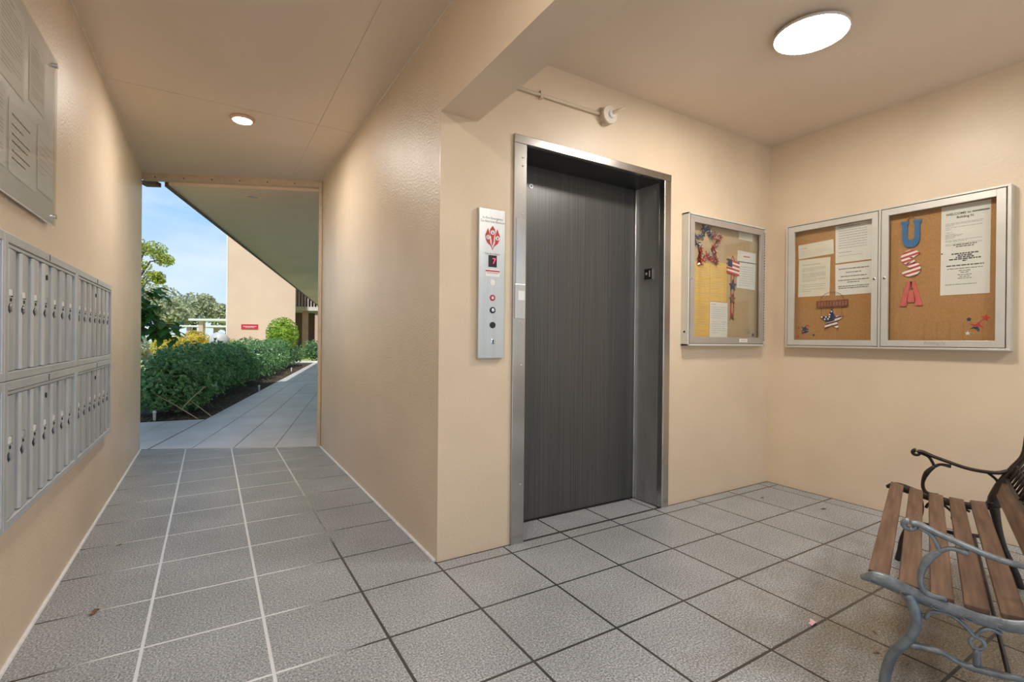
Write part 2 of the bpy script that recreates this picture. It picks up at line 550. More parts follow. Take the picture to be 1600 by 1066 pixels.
def tag(o, label=None, cat=None, group=None, kind=None):
    if label: o['label'] = label
    if cat: o['category'] = cat
    if group: o['group'] = group
    if kind: o['kind'] = kind
    return o


def thing(name, loc, label=None, cat=None, group=None, rz=0.0, kind=None):
    o = bpy.data.objects.new(name, None)
    o.empty_display_size = 0.05
    o.location = loc; o.rotation_euler = (0, 0, rz)
    link(o); WLOC[o] = Vector(loc)
    return tag(o, label, cat, group, kind)


def copy_tree(o, parent=None, loc=None):
    c = o.copy(); COL.objects.link(c)
    c.parent = parent
    if loc is not None:
        c.location = loc
    WLOC[c] = Vector(c.location) if parent is None else WLOC[parent]
    for ch in list(o.children):
        copy_tree(ch, c)
    return c


def struct(o, label=None):
    o['kind'] = 'structure'
    if label: o['label'] = label
    return o


def clip(poly, px, py, nx, ny):
    """keep the part of a convex polygon where (p - P).N >= 0"""
    out = []
    n = len(poly)
    for i in range(n):
        p, q = poly[i], poly[(i + 1) % n]
        dp = (p[0] - px) * nx + (p[1] - py) * ny
        dq = (q[0] - px) * nx + (q[1] - py) * ny
        if dp >= 0: out.append(p)
        if (dp >= 0) != (dq >= 0):
            t = dp / (dp - dq)
            out.append((p[0] + (q[0] - p[0]) * t, p[1] + (q[1] - p[1]) * t))
    return out


def area2(poly):
    n = len(poly)
    return abs(sum(poly[i][0] * poly[(i + 1) % n][1] - poly[(i + 1) % n][0] * poly[i][1] for i in range(n))) / 2


def text_mesh(txt, size, shear=0.0, bold=0.0):
    """flat lettering outlines as (verts, faces) in the xy plane, centred"""
    cu = bpy.data.curves.new('lettering', 'FONT')
    cu.body = txt; cu.size = size; cu.align_x = 'CENTER'; cu.align_y = 'CENTER'; cu.resolution_u = 2
    cu.shear = shear; cu.offset = bold
    o = bpy.data.objects.new('lettering', cu); COL.objects.link(o)
    dg = bpy.context.evaluated_depsgraph_get()
    me = bpy.data.meshes.new_from_object(o.evaluated_get(dg))
    vs = [tuple(v.co) for v in me.vertices]; fs = [tuple(p.vertices) for p in me.polygons]
    bpy.data.objects.remove(o); bpy.data.curves.remove(cu); bpy.data.meshes.remove(me)
    return vs, fs


# local frames on the walls: (u to the viewer's right, v up, w out of the wall)
on_back = lambda y: (lambda u, v, w: (u, y - w, v))            # elevator wall, u = X
on_right = lambda x: (lambda u, v, w: (x - w, -u, v))          # lobby right wall, u = -Y
on_left = lambda x: (lambda u, v, w: (x + w, u, v))            # corridor left wall, u = Y


def mapped(mb, vs, fs, fn, u, v, w):
    mb.add([fn(u + q[0], v + q[1], w + q[2]) for q in vs], fs)


# ------------------------------------------------------------------ structure: ground and paving
struct(MB().prism([(-120, -60), (120, -60), (120, 160), (-120, 160)], -0.30, -0.06).build('ground', 'lawn'),
       'green lawn stretching out beyond the hedge')
struct(MB().prism([(-14, -30), (22, -30), (22, YB), (-14, YB)], -0.20, -0.02).build('bounce_slab', 'bounce_concrete'))  # unseen pale slab added behind the viewpoint to bounce sunlight inside

OPA, OPB = (XL, Y2), (XR, Y1)            # the slanted line where the corridor meets the walkway
on_ = Vector((OPB[1] - OPA[1], -(OPB[0] - OPA[0]))).normalized()   # inward normal (towards the camera)


def inside_corr(poly):
    return clip(poly, OPA[0], OPA[1], on_.x, on_.y)


def region_main(poly):
    poly = clip(poly, XL, 0, 1, 0)
    poly = clip(poly, 0, YB, 0, 1)
    return poly


floor_poly_corr = inside_corr([(XL - .02, YB), (XR + .01, YB), (XR + .01, 8), (XL - .02, 8)])
fm = MB()
fm.prism(floor_poly_corr, -0.2, -0.0008)
fm.prism([(XR + .01, YB), (XF + .02, YB), (XF + .02, 2.55), (XR + .01, 2.55)], -0.2, -0.0008)
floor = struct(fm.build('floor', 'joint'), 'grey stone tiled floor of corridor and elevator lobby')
tile_proto = None
g = 0.0055
edge = 0.010
for i in range(-3, 11):
    for j in range(-8, 14):
        x0, y0 = OX + i * TS, OY + j * TS
        sq = [(x0 + g, y0 + g), (x0 + TS - g, y0 + g), (x0 + TS - g, y0 + TS - g), (x0 + g, y0 + TS - g)]
        full = area2(sq)
        # corridor part
        pieces = []
        pc = clip(clip(sq, XL + edge, 0, 1, 0), XR - edge, 0, -1, 0) if y0 + TS > YW else sq
        if y0 + TS > YW:
            pc = inside_corr([(q[0], q[1]) for q in pc]) if pc else pc
            pc = clip(pc, OPA[0] + on_.x * .012, OPA[1] + on_.y * .012, on_.x, on_.y) if pc else pc
            if pc and min(q[1] for q in pc) < YW - edge and x0 + TS > XR:   # straddles the corner: extend below the wall line
                low = clip(clip(sq, 0, YW - edge, 0, -1), XF - edge, 0, -1, 0)
                pieces.append(low)
                pc = clip(pc, 0, YW - edge, 0, 1)
            elif not pc or max(q[0] for q in sq) > XR:
                low = clip(clip(sq, 0, YW - edge, 0, -1), XF - edge, 0, -1, 0)
                if low: pieces.append(low)
            if pc: pieces.append(pc)
        else:
            pc = clip(clip(sq, XL + edge, 0, 1, 0), XF - edge, 0, -1, 0)
            pieces.append(pc)
        # elevator threshold recess
        rc = clip(clip(clip(clip(sq, 1.462, 0, 1, 0), 2.53, 0, -1, 0), 0, YW + .012, 0, 1), 0, 2.478, 0, -1)
        pieces.append(rc)
        for pz in pieces:
            if not pz or area2(pz) < 1e-4: continue
            if abs(area2(pz) - full) < 1e-6:
                if tile_proto is None:
                    tm = MB().prism([(q[0] - x0, q[1] - y0) for q in sq], -0.02, 0.0)
                    tile_proto = tm.build('tile', 'tile', floor, local=True)
                    tile_proto.location = (x0, y0, 0)
                else:
                    t = tile_proto.copy(); COL.objects.link(t); t.location = (x0, y0, 0)
            else:
                MB().prism(pz, -0.02, 0.0).build('tile', 'tile', floor)

# walkway outside: slabs in a frame that follows the walkway
BEDF = Vector((-0.04, 7.75))             # corner of the planting bed
walk = MB()
W0 = lambda n_, d_: (NW.x * n_ + DW.x * d_, NW.y * n_ + DW.y * d_)
nb_ = BEDF.x * NW.x + BEDF.y * NW.y      # walkway left edge in the n coordinate
out_poly = [OPA, OPB, (OPB[0] + .6, OPB[1] - .2), W0(1.6, 5.5), W0(1.6, 31), W0(nb_, 31), (BEDF.x, BEDF.y), (-5.0, 8.30), (-5.0, 6.0)]
walk.prism([OPA, OPB, W0(1.6, 5.2), W0(1.6, 31), W0(nb_, 31), (BEDF.x, BEDF.y)], -0.2, -0.006)
walk.prism([OPA, (BEDF.x, BEDF.y), (-5.0, 8.30), (-5.0, 6.0), (XL - .2, 6.0)], -0.2, -0.006)
walkway = struct(walk.build('walkway', 'paving_joint'), 'grey concrete walkway running along the hedge outside')
nlines = [-4.6, -3.85, -3.1, -2.35, nb_, nb_ + .383, nb_ + .766, nb_ + 1.149, nb_ + 1.9, nb_ + 2.65, 1.5]
dlines = [3.5, 4.9, 6.3, 7.48, 9.0, 10.5, 12.0, 13.5, 15.0, 17.0, 19.0, 21.0, 23.0, 25.0, 27.5, 31]
for i in range(len(nlines) - 1):
    for j in range(len(dlines) - 1):
        gg = 0.006 if i != 3 else 0.010
        n0, n1 = nlines[i] + .004, nlines[i + 1] - .004
        if i == 3: n1 -= .012
        d0, d1 = dlines[j] + .002, dlines[j + 1] - .002
        sq = [W0(n0, d0), W0(n1, d0), W0(n1, d1), W0(n0, d1)]
        sq = clip(sq, OPA[0] - on_.x * .012, OPA[1] - on_.y * .012, -on_.x, -on_.y)
        if i < 4 and sq:
            ev = Vector((BEDF.x + 5.0, BEDF.y - 8.30)).normalized()
            sq = clip(sq, BEDF.x, BEDF.y, ev.y, -ev.x)
        if sq and i >= 4:
            sq = clip(sq, XR + .01, Y1, -0.1, 1.0)
        if sq and area2(sq) > 0.003:
            MB().prism(sq, -0.03, 0.0).build('paving_slab', 'paving', walkway)

# planting bed beside the walkway
struct(MB().prism([(BEDF.x, BEDF.y), W0(nb_, 23.8), W0(nb_ - 2.6, 23.8), W0(nb_ - 2.6, 9.5), (-5, 8.32)], -0.2, -0.015).build('planting_bed', 'mulch'),
       'dark mulch bed under the hedge')
chips_v, chips_f = [], []
for k in range(1500):
    n_ = nb_ - rng.uniform(0.01, 0.9); d_ = 7.5 + rng.uniform(0, 1) ** 1.6 * 15
    x, y = W0(n_, d_)
    if y < 7.8 + (0 - x) * .05 and x < 0: continue
    an = rng.uniform(0, 6.28); L_ = rng.uniform(.012, .045); w_ = rng.uniform(.004, .012)
    dx, dy = math.cos(an) * L_, math.sin(an) * L_; ex, ey = -math.sin(an) * w_, math.cos(an) * w_
    z = -0.012 + rng.uniform(0, .012); t = rng.uniform(-.01, .02)
    kk = len(chips_v)
    chips_v += [(x - dx - ex, y - dy - ey, z), (x + dx - ex, y + dy - ey, z + t), (x + dx + ex, y + dy + ey, z + t), (x - dx + ex, y - dy + ey, z + .004)]
    chips_f.append((kk, kk + 1, kk + 2, kk + 3))
tag(raw('mulch_chips', chips_v, chips_f, 'mulch_chip'), 'loose brown wood chips scattered along the walkway edge of the bed', 'mulch', kind='stuff')
struct(MB().prism([W0(nb_ - 1.1, 23.85), W0(nb_ + .2, 23.85), W0(nb_ + .2, 24.2), W0(nb_ - 1.1, 24.2)], -0.2, 0.05).build('kerb', 'kerb'))

# ------------------------------------------------------------------ structure: walls and ceilings
struct(MB().box(-3.6, YB, 0, XL, Y2, 2.75).build('wall_left', 'wall_paint'), 'peach stucco corridor wall behind the mailboxes')
struct(MB().box(XR, YW + .015, 0, 1.06, Y1, 2.75).build('wall_center', 'wall_paint'), 'peach stucco wall between corridor and elevator')
wb = MB()
wb.box(XR, YW, 0, 1.385, YW + .015, 2.75)
wb.box(1.06, YW + .015, 0, 1.385, 2.70, 2.75)
wb.box(2.595, YW, 0, XF + .2, 2.70, 2.75)
wb.box(1.385, YW, 2.19, 2.595, 2.70, 2.75)
struct(wb.build('wall_back', 'lobby_paint'), 'peach wall around the elevator door')
struct(MB().box(XF, YB, 0, XF + .2, YW, 2.75).build('wall_right', 'lobby_paint'), 'peach lobby wall behind the bench')
struct(MB().box(XR, YB, HB, XBEAM, YW, 2.75).build('ceiling_beam', 'beam_paint'), 'peach painted beam dividing corridor and lobby')
cl = struct(MB().box(XBEAM, YB, HC, XF, YW, 2.75).build('ceiling', 'ceiling_paint'), 'tan stucco ceiling over the elevator lobby')
cor = struct(MB().prism(floor_poly_corr, HK + .003, 2.75).build('ceiling_corridor', 'caulk'), 'tan panelled ceiling of the corridor')
gx, gy = .674, 3.89
for (xa, xb) in ((XL - .01, gx - .002), (gx + .002, XR + .005)):
    for (ya, yb) in ((YB, gy - .002), (gy + .002, 8)):
        pz = inside_corr([(xa, ya), (xb, ya), (xb, yb), (xa, yb)])
        MB().prism(pz, HK, HK + .02).build('ceiling_panel', 'ceiling_paint', cor)
# storeys above and around (they shade the place)
up_ = MB()
up_.box(-3.6, YB, 2.75, 6.5, Y1, 11.0)
up_.prism([(-3.6, Y1), (XR, Y1), OPA, (-3.6, Y2)], 2.75, 11.0)
struct(up_.build('upper_storeys', 'building_paint'))
struct(MB().box(1.06, 2.75, 0, 6.5, Y1, 2.75).build('elevator_shaft', 'building_paint'))
# caulk lines where ceilings and walls meet
for k, path in enumerate([[(XL + .002, YB, HK), (XL + .002, Y2, HK)], [(XR - .002, YB, HK), (XR - .002, Y1, HK)]]):
    struct(MB().tube(path, .0045, 6).build('trim_%d' % (k + 1), 'caulk'))
for nm, path in (('baseboard_left', [(XL + .004, 1.2, .002), (XL + .004, Y2, .002)]), ('baseboard_right', [(XR - .004, YW + .01, .002), (XR - .004, Y1, .002)])):
    struct(MB().tube(path, .009, 8).build(nm, 'base_caulk'), 'white caulk line along the base of the corridor wall')
# trim round the corridor opening
tv = Vector((OPB[0] - OPA[0], OPB[1] - OPA[1])).normalized()
def along(p, s_, o_): return (p[0] + tv.x * s_ - on_.x * o_, p[1] + tv.y * s_ - on_.y * o_)
Lop = math.dist(OPA, OPB)
struct(MB().prism([along(OPA, 0, -.005), along(OPA, Lop, -.005), along(OPA, Lop, .06), along(OPA, 0, .06)], 2.628, HK).build('trim_3', 'trim_paint'),
       'cream header board over the corridor opening')
hd = struct(MB().box(XR - .030, Y1 - .01, 0, XR - .004, Y1 + .03, HK).build('trim_4', 'trim_paint'), 'cream post strip at the corridor opening')
struct(MB().box(XR - .004, Y1 - .004, 0, XR, Y1 + .02, HK).build('trim_5', 'dark_gap'))
for k in range(6):
    q = along(OPA, .12 + k * .26, -.006)
    MB().lathe([(.006, 0), (.006, .003), (.002, .004)], (q[0], q[1], 2.652), (on_.x, on_.y, 0), 8).build('screw', 'dark_gap', bpy.data.objects['trim_3'])
q0, q1 = along(OPA, 0, .07), along(OPA, .10, .07)
struct(MB().prism([along(OPA, -.05, .07), along(OPA, .085, .07), along(OPA, .085, .16), along(OPA, -.05, .16)], 2.60, 2.64).build('trim_6', 'fascia_brown'))

# soffit and storeys over the walkway
ns = -0.408 * NW.x + 5.745 * NW.y
ds = -0.408 * DW.x + 5.745 * DW.y
beyond = lambda pl: clip(pl, OPA[0] - on_.x * .062, OPA[1] - on_.y * .062, -on_.x, -on_.y)
sf = MB().prism(beyond([W0(ns, ds - .3), W0(ns + 1.5, ds - .9), W0(ns + 4.2, ds - .2), W0(ns + 4.2, 33), W0(ns, 33)]), 2.60, 2.70)
struct(sf.build('soffit', 'soffit_paint'), 'olive tan soffit over the outdoor walkway')
struct(MB().prism(beyond([W0(ns - .035, ds - .2), W0(ns - .001, ds - .2), W0(ns - .001, 33), W0(ns - .035, 33)]), 2.585, 2.80).build('soffit_fascia', 'fascia_brown'))
struct(MB().prism([W0(ns, ds + .3), (2.2, Y1 + .02), W0(ns + 4.2, ds - .2), W0(ns + 4.2, 33), W0(ns, 33)], 2.70, 11.0).build('walkway_storeys', 'building_paint'))
sl = thing('soffit_light', (0.375, 5.903, 2.60), 'small unlit recessed ring light in the walkway soffit', 'ceiling light')
MB().lathe([(.075, 0), (.078, -.006), (.070, -.010), (.055, -.010), (.055, -.002)], (0.375, 5.903, 2.60), (0, 0, 1), 28).build('ring', 'soffit_paint', sl, smooth=True)
MB().lathe([(.054, -.003), (.050, -.005)], (0.375, 5.903, 2.60), (0, 0, 1), 24).build('lens', 'globe_grey', sl)


# ------------------------------------------------------------------ lamps
def disc_lamp(c, label):
    t = thing('ceiling_lamp', (c[0], c[1], HC), label, 'ceiling lamp')
    MB().lathe([(.140, 0), (.145, -.012), (.140, -.015)], (c[0], c[1], HC), (0, 0, 1), 48).build('base', 'lamp_rim', t, smooth=True)
    MB().lathe([(.160, -.013), (.166, -.020), (.165, -.030), (.160, -.030)], (c[0], c[1], HC), (0, 0, 1), 56).build('rim', 'lamp_rim', t, smooth=True)
    MB().lathe([(.160, -.029), (.160, -.0305), (.15, -.034), (.10, -.037), (.03, -.038)], (c[0], c[1], HC), (0, 0, 1), 56).build('diffuser', 'lamp_glow', t, smooth=True)


def downlight(x, y, label):
    t = thing('downlight', (x, y, HK), label, 'ceiling lamp')
    MB().lathe([(.080, 0), (.081, -.010), (.074, -.020), (.062, -.022), (.060, -.016)], (x, y, HK), (0, 0, 1), 36).build('trim_ring', 'rim_pink', t, smooth=True)
    MB().lathe([(.061, -.0165), (.058, -.0215), (.03, -.0235)], (x, y, HK), (0, 0, 1), 32).build('lens', 'downlight_glow', t, smooth=True)


disc_lamp((2.507, 1.300), 'large round glowing flush ceiling lamp above the lobby')
disc_lamp((2.40, -0.75), 'added unseen round lamp behind the viewpoint to brighten the lobby')  # out-of-view lamp added to lift the lobby brightness
downlight(0.188, 4.065, 'small round glowing downlight in the corridor ceiling')
downlight(0.0, 0.75, 'added unseen downlight above the viewpoint to brighten the corridor')  # out-of-view downlight added to lift the corridor brightness

# ------------------------------------------------------------------ elevator entrance
XA, XB = 1.377, 2.605
lift = thing('door_1', ((XA + XB) / 2, YW, 0), 'closed dark grey elevator door in a stainless steel frame', 'elevator door', kind='structure')
YD = 2.49
MB().box(1.44, YD, 0.006, 2.545, YD + .04, 2.175).build('door_panel', 'door_brushed', lift)
dp = MB().lathe([(.014, 0), (.014, .004), (.006, .004), (.006, -.001)], (1.655, YD, 2.035), (0, -1, 0), 18).build('keyhole', 'mail_frame', lift)
MB().lathe([(.0065, 0), (.0065, .0045)], (1.655, YD, 2.035), (0, -1, 0), 12).build('hole', 'black', dp)
jl = MB().box(XA, YW - .014, 0.0, 1.458, YW + .03, 2.160).build('jamb', 'stainless', lift, bevel=.003)
jr = MB().box(2.540, YW - .014, 0.0, XB, YW + .03, 2.160).build('jamb', 'stainless', lift, bevel=.003)
MB().box(XA, YW - .016, 2.160, XB, YW + .03, 2.205).build('header', 'stainless', lift, bevel=.003)
# reveals
MB().add([(1.458, YW - .01, 0), (1.458, YW - .01, 2.16), (1.445, YD, 2.16), (1.445, YD, 0), (1.40, YD, 0), (1.40, YW, 0), (1.40, YD, 2.16), (1.40, YW, 2.16)],
         [(0, 1, 2, 3), (3, 4, 5, 0), (1, 7, 6, 2), (3, 2, 6, 4), (0, 5, 7, 1), (4, 6, 7, 5)]).build('reveal', 'stainless_dull', lift)
rv = MB().add([(2.548, YW - .01, 0), (2.548, YW - .01, 2.16), (2.535, YD, 2.16), (2.535, YD, 0), (2.60, YD, 0), (2.60, YW, 0), (2.60, YD, 2.16), (2.60, YW, 2.16)],
              [(3, 2, 1, 0), (0, 5, 4, 3), (2, 6, 7, 1), (4, 6, 2, 3), (1, 7, 5, 0), (5, 7, 6, 4)]).build('reveal', 'stainless_dull', lift)
MB().box(2.518, YD - .022, 0.004, 2.5365, YD + .002, 2.157).build('door_edge', 'stainless_bright', lift, bevel=.003)
MB().tube([(2.547, YW - .011, .003), (2.547, YW - .011, 2.158)], .004, 8).build('edge_bead', 'stainless_bright', lift)
MB().box(1.44, YW + .01, 2.157, 2.555, YD, 2.20).build('head_reveal', 'header_dark', lift)
MB().box(1.452, YD - .014, -.002, 2.535, YD + .03, 0.005).build('sill', 'black', lift)
scv, scf = [], []
for k in range(90):
    yy = YW + .01 + rng.uniform(0, .22); zz = abs(rng.normal(0, .035)) + .004
    xx = 2.5475 - .013 * (yy - YW) / (YD - YW) - .001
    an = rng.uniform(0, 3.14); L_ = rng.uniform(.004, .018)
    kk = len(scv)
    scv += [(xx, yy - math.cos(an) * L_, zz + math.sin(an) * L_ * .5), (xx, yy + math.cos(an) * L_, zz + math.sin(an) * L_ * .6), (xx, yy + .003, zz + .006)]
    scf.append((kk, kk + 1, kk + 2))
sm = MB(); sm.add(scv, scf); tag(sm.build('scuff_marks', 'scuffed_steel', rv), 'pale scuffs low on the steel reveal', kind='stuff')
# jamb cover plate, sensor and screws
MB().box(1.392, YW - .017, 1.30, 1.452, YW - .013, 1.755).build('cover_plate', 'stainless_bright', jl, bevel=.001)
MB().box(1.386, YW - .019, 1.215, 1.452, YW - .013, 1.40).build('sensor_plate', 'panel_steel', jl, bevel=.001)
MB().box(1.405, YW - .021, 1.315, 1.446, YW - .0185, 1.365).build('paper_label', 'name_window', jl)
for zz in (2.085, 2.04, 1.78, 1.19, .965, .32):
    MB().lathe([(.005, 0), (.005, .003), (.002, .004)], (1.432, YW - .014, zz), (0, -1, 0), 10).build('screw', 'stainless_bright', jl)
# floor plate with the number 1 on the right reveal
fpx = 2.541
fp = MB().box(fpx - .0045, 2.335, 1.520, fpx + .003, 2.400, 1.592).build('floor_plate', 'black', rv)
fm_ = lambda u, v, w: (fpx - .005 - w, 2.3675 - u, 1.556 + v)
tm = MB(); vs, fs = text_mesh('1', .058, bold=.002)
tm.add([fm_(q[0] + .014, q[1], 0.0006) for q in vs], fs)
star = []
for k in range(10):
    rr = .013 if k % 2 == 0 else .0055
    star.append((math.sin(k * math.pi / 5) * rr - .014, math.cos(k * math.pi / 5) * rr + .004))
tm.prism(star, 0.0004, 0.0010, fm_)
tm.build('numeral', 'white_enamel', fp)
fr_ = MB()
for (y0, y1, z0, z1) in ((2.331, 2.404, 1.516, 1.520), (2.331, 2.404, 1.592, 1.596), (2.331, 2.335, 1.516, 1.596), (2.400, 2.404, 1.516, 1.596)):
    fr_.box(fpx - .006, y0, z0, fpx + .002, y1, z1)
fr_.build('plate_border', 'stainless_bright', fp)

# ------------------------------------------------------------------ hall call panel
cp = thing('call_panel', (1.240, YW, 1.004), 'brushed steel elevator call panel with red fire emblem left of the door', 'call panel')
cb = MB().box(1.163, YW - .024, 1.004, 1.318, YW, 1.777).build('body', 'panel_steel', cp, bevel=.002)
P = on_back(YW - .0242)
tx = MB()
for s_, z_, sz in (('In Fire Emergency', 1.728, .0165), ('Do Not Use Elevator', 1.710, .0165), ('Use Exit Stairs', 1.544, .0150)):
    vs, fs = text_mesh(s_, sz); mapped(tx, vs, fs, P, 1.243, z_, .0004)
tag(tx.build('lettering', 'ink', cp), kind='stuff')


def drop(cx, cy, w, h, lean, n=14):
    pts = []
    for k in range(n + 1):
        t = k / n
        pts.append((cx + lean * (t - .5) + w * math.sin(math.pi * t) ** 1.2 * (1 - .25 * t), cy - h / 2 + h * t))
    for k in range(n - 1, 0, -1):
        t = k / n
        pts.append((cx + lean * (t - .5) - w * math.sin(math.pi * t) ** 1.2 * (1 - .25 * t), cy - h / 2 + h * t))
    return pts


def petal(pts, th=.0008):
    return pts


fl = MB()
# centre flame, left and right flames
fl.prism([(1.242, 1.690), (1.256, 1.672), (1.258, 1.652), (1.251, 1.634), (1.249, 1.610), (1.242, 1.588), (1.2385, 1.588), (1.238, 1.606), (1.233, 1.632),
          (1.226, 1.650), (1.228, 1.672)], .0004, .0012, P)
for sg in (-1, 1):
    q = [(-.0005, 1.564), (.010, 1.584), (.030, 1.598), (.042, 1.622), (.043, 1.640), (.035, 1.658), (.028, 1.676), (.021, 1.656), (.0165, 1.640),
         (.016, 1.620), (.0145, 1.602), (.004, 1.582)]
    fl.prism([(1.2425 + sg * u, v) for u, v in q], .0004, .0011, P)
fl.build('fire_emblem', 'print_red', cp)
em = MB(); ic = MB()
for cx, cz in ((1.242, 1.655), (1.2145, 1.628), (1.2715, 1.628)):
    em.prism([(cx + .0115 * math.cos(t * math.pi / 10), cz + .0115 * math.sin(t * math.pi / 10)) for t in range(20)], .0014, .0019, P)
ic.prism([(1.238, 1.660), (1.241, 1.663), (1.246, 1.652), (1.246, 1.648), (1.237, 1.649), (1.241, 1.653)], .0021, .0025, P)
ic.tube([P(1.2145 + .006 * math.cos(t * .7), 1.628 + .006 * math.sin(t * .7), .0022) for t in range(9)], .0012, 5, closed=True)
ic.prism([(1.269, 1.634), (1.274, 1.635), (1.275, 1.626), (1.273, 1.619), (1.270, 1.619), (1.268, 1.626)], .0021, .0025, P)
em.build('emblem_disc', 'white_enamel', cp)
tag(ic.build('pictogram', 'ink', cp), kind='stuff')
dsp = MB().box(1.219, YW - .0252, 1.476, 1.268, YW - .0238, 1.537).build('display', 'display_black', cp)
sg7 = MB(); vs, fs = text_mesh('7', .042); mapped(sg7, vs, fs, on_back(YW - .0254), 1.252, 1.506, .0003)
sg7.build('floor_digit', 'led_red', dsp)
lbp = MB().box(1.203, YW - .0250, 1.427, 1.286, YW - .0240, 1.466).build('notice_plate', 'white_enamel', cp)
lb = MB(); lb.box(1.203, YW - .0254, 1.452, 1.286, YW - .0249, 1.459)
lb.box(1.209, YW - .0254, 1.444, 1.280, YW - .0249, 1.4465)
lb.build('red_band', 'print_red', lbp)
PF = YW - .024
MB().lathe([(.0155, 0), (.0155, .001), (.014, .0018)], (1.244, PF, 1.396), (0, -1, 0), 24).build('smoke_lens', 'white_enamel', cp)
k1 = MB().lathe([(.0165, 0), (.0165, .0012), (.0125, .0014)], (1.245, PF, 1.317), (0, -1, 0), 24).build('fire_key_switch', 'print_red', cp)
MB().lathe([(.009, .001), (.008, .004), (.003, .0045)], (1.245, PF, 1.317), (0, -1, 0), 16).build('key_cylinder', 'stainless_bright', k1)
k2 = MB().lathe([(.0165, 0), (.0165, .003), (.0115, .0032)], (1.246, PF, 1.253), (0, -1, 0), 24).build('call_button', 'black', cp)
MB().lathe([(.009, .002), (.009, .0045), (.006, .005)], (1.247, PF, 1.254), (0, -1, 0), 16).build('button_cap', 'stainless_bright', k2)
MB().lathe([(.0165, 0), (.0165, .003), (.014, .004)], (1.247, PF, 1.176), (0, -1, 0), 24).build('call_button', 'black', cp)
k4 = MB().lathe([(.0145, 0), (.0145, .002), (.011, .003)], (1.248, PF, 1.090), (0, -1, 0), 20).build('key_switch', 'stainless_bright', cp)
MB().prism([(1.242, 1.096), (1.249, 1.101), (1.257, 1.092), (1.250, 1.088), (1.256, 1.082), (1.247, 1.080), (1.243, 1.086), (1.249, 1.090)], .003, .0036, on_back(PF)).build('key_slot', 'black', k4)

# ------------------------------------------------------------------ conduit and round box above the door
cd = thing('conduit', (1.164, YW, 2.45), 'thin painted conduit running from the beam above the elevator', 'conduit')
MB().tube([(XBEAM, YW - .012, 2.452), (1.99, YW - .012, 2.455)], .0095, 10).build('pipe', 'conduit_paint', cd, smooth=True)
st_ = MB(); st_.box(1.537, YW - .024, 2.432, 1.553, YW, 2.438); st_.box(1.537, YW - .024, 2.468, 1.553, YW, 2.474); st_.box(1.538, YW - .0235, 2.438, 1.552, YW - .021, 2.468)
st_.build('strap', 'conduit_paint', cd)
jb = thing('junction_box', (2.03, YW, 2.455), 'round painted junction box with a small angled spout above the elevator', 'junction box')
MB().lathe([(.052, 0), (.052, .034), (.049, .036)], (2.03, YW, 2.455), (0, -1, 0), 32).build('box', 'conduit_paint', jb)
MB().lathe([(.055, .036), (.055, .043), (.052, .046), (.02, .047)], (2.03, YW, 2.455), (0, -1, 0), 32).build('cover', 'fixture_white', jb, smooth=False)
MB().lathe([(.024, .046), (.021, .056), (.012, .062)], (2.035, YW, 2.455), (0, -1, 0), 20).build('socket', 'white_enamel', jb)
MB().tube([(2.035, YW - .055, 2.458), (2.062, YW - .085, 2.474), (2.095, YW - .10, 2.490)], [.012, .0095, .0085], 10).build('spout', 'conduit_paint', jb)
MB().box(1.984, YW - .014, 2.485, 2.004, YW, 2.499).build('tab', 'conduit_paint', jb)
MB().box(1.992, YW - .014, 2.398, 2.012, YW, 2.412).build('tab', 'conduit_paint', jb)


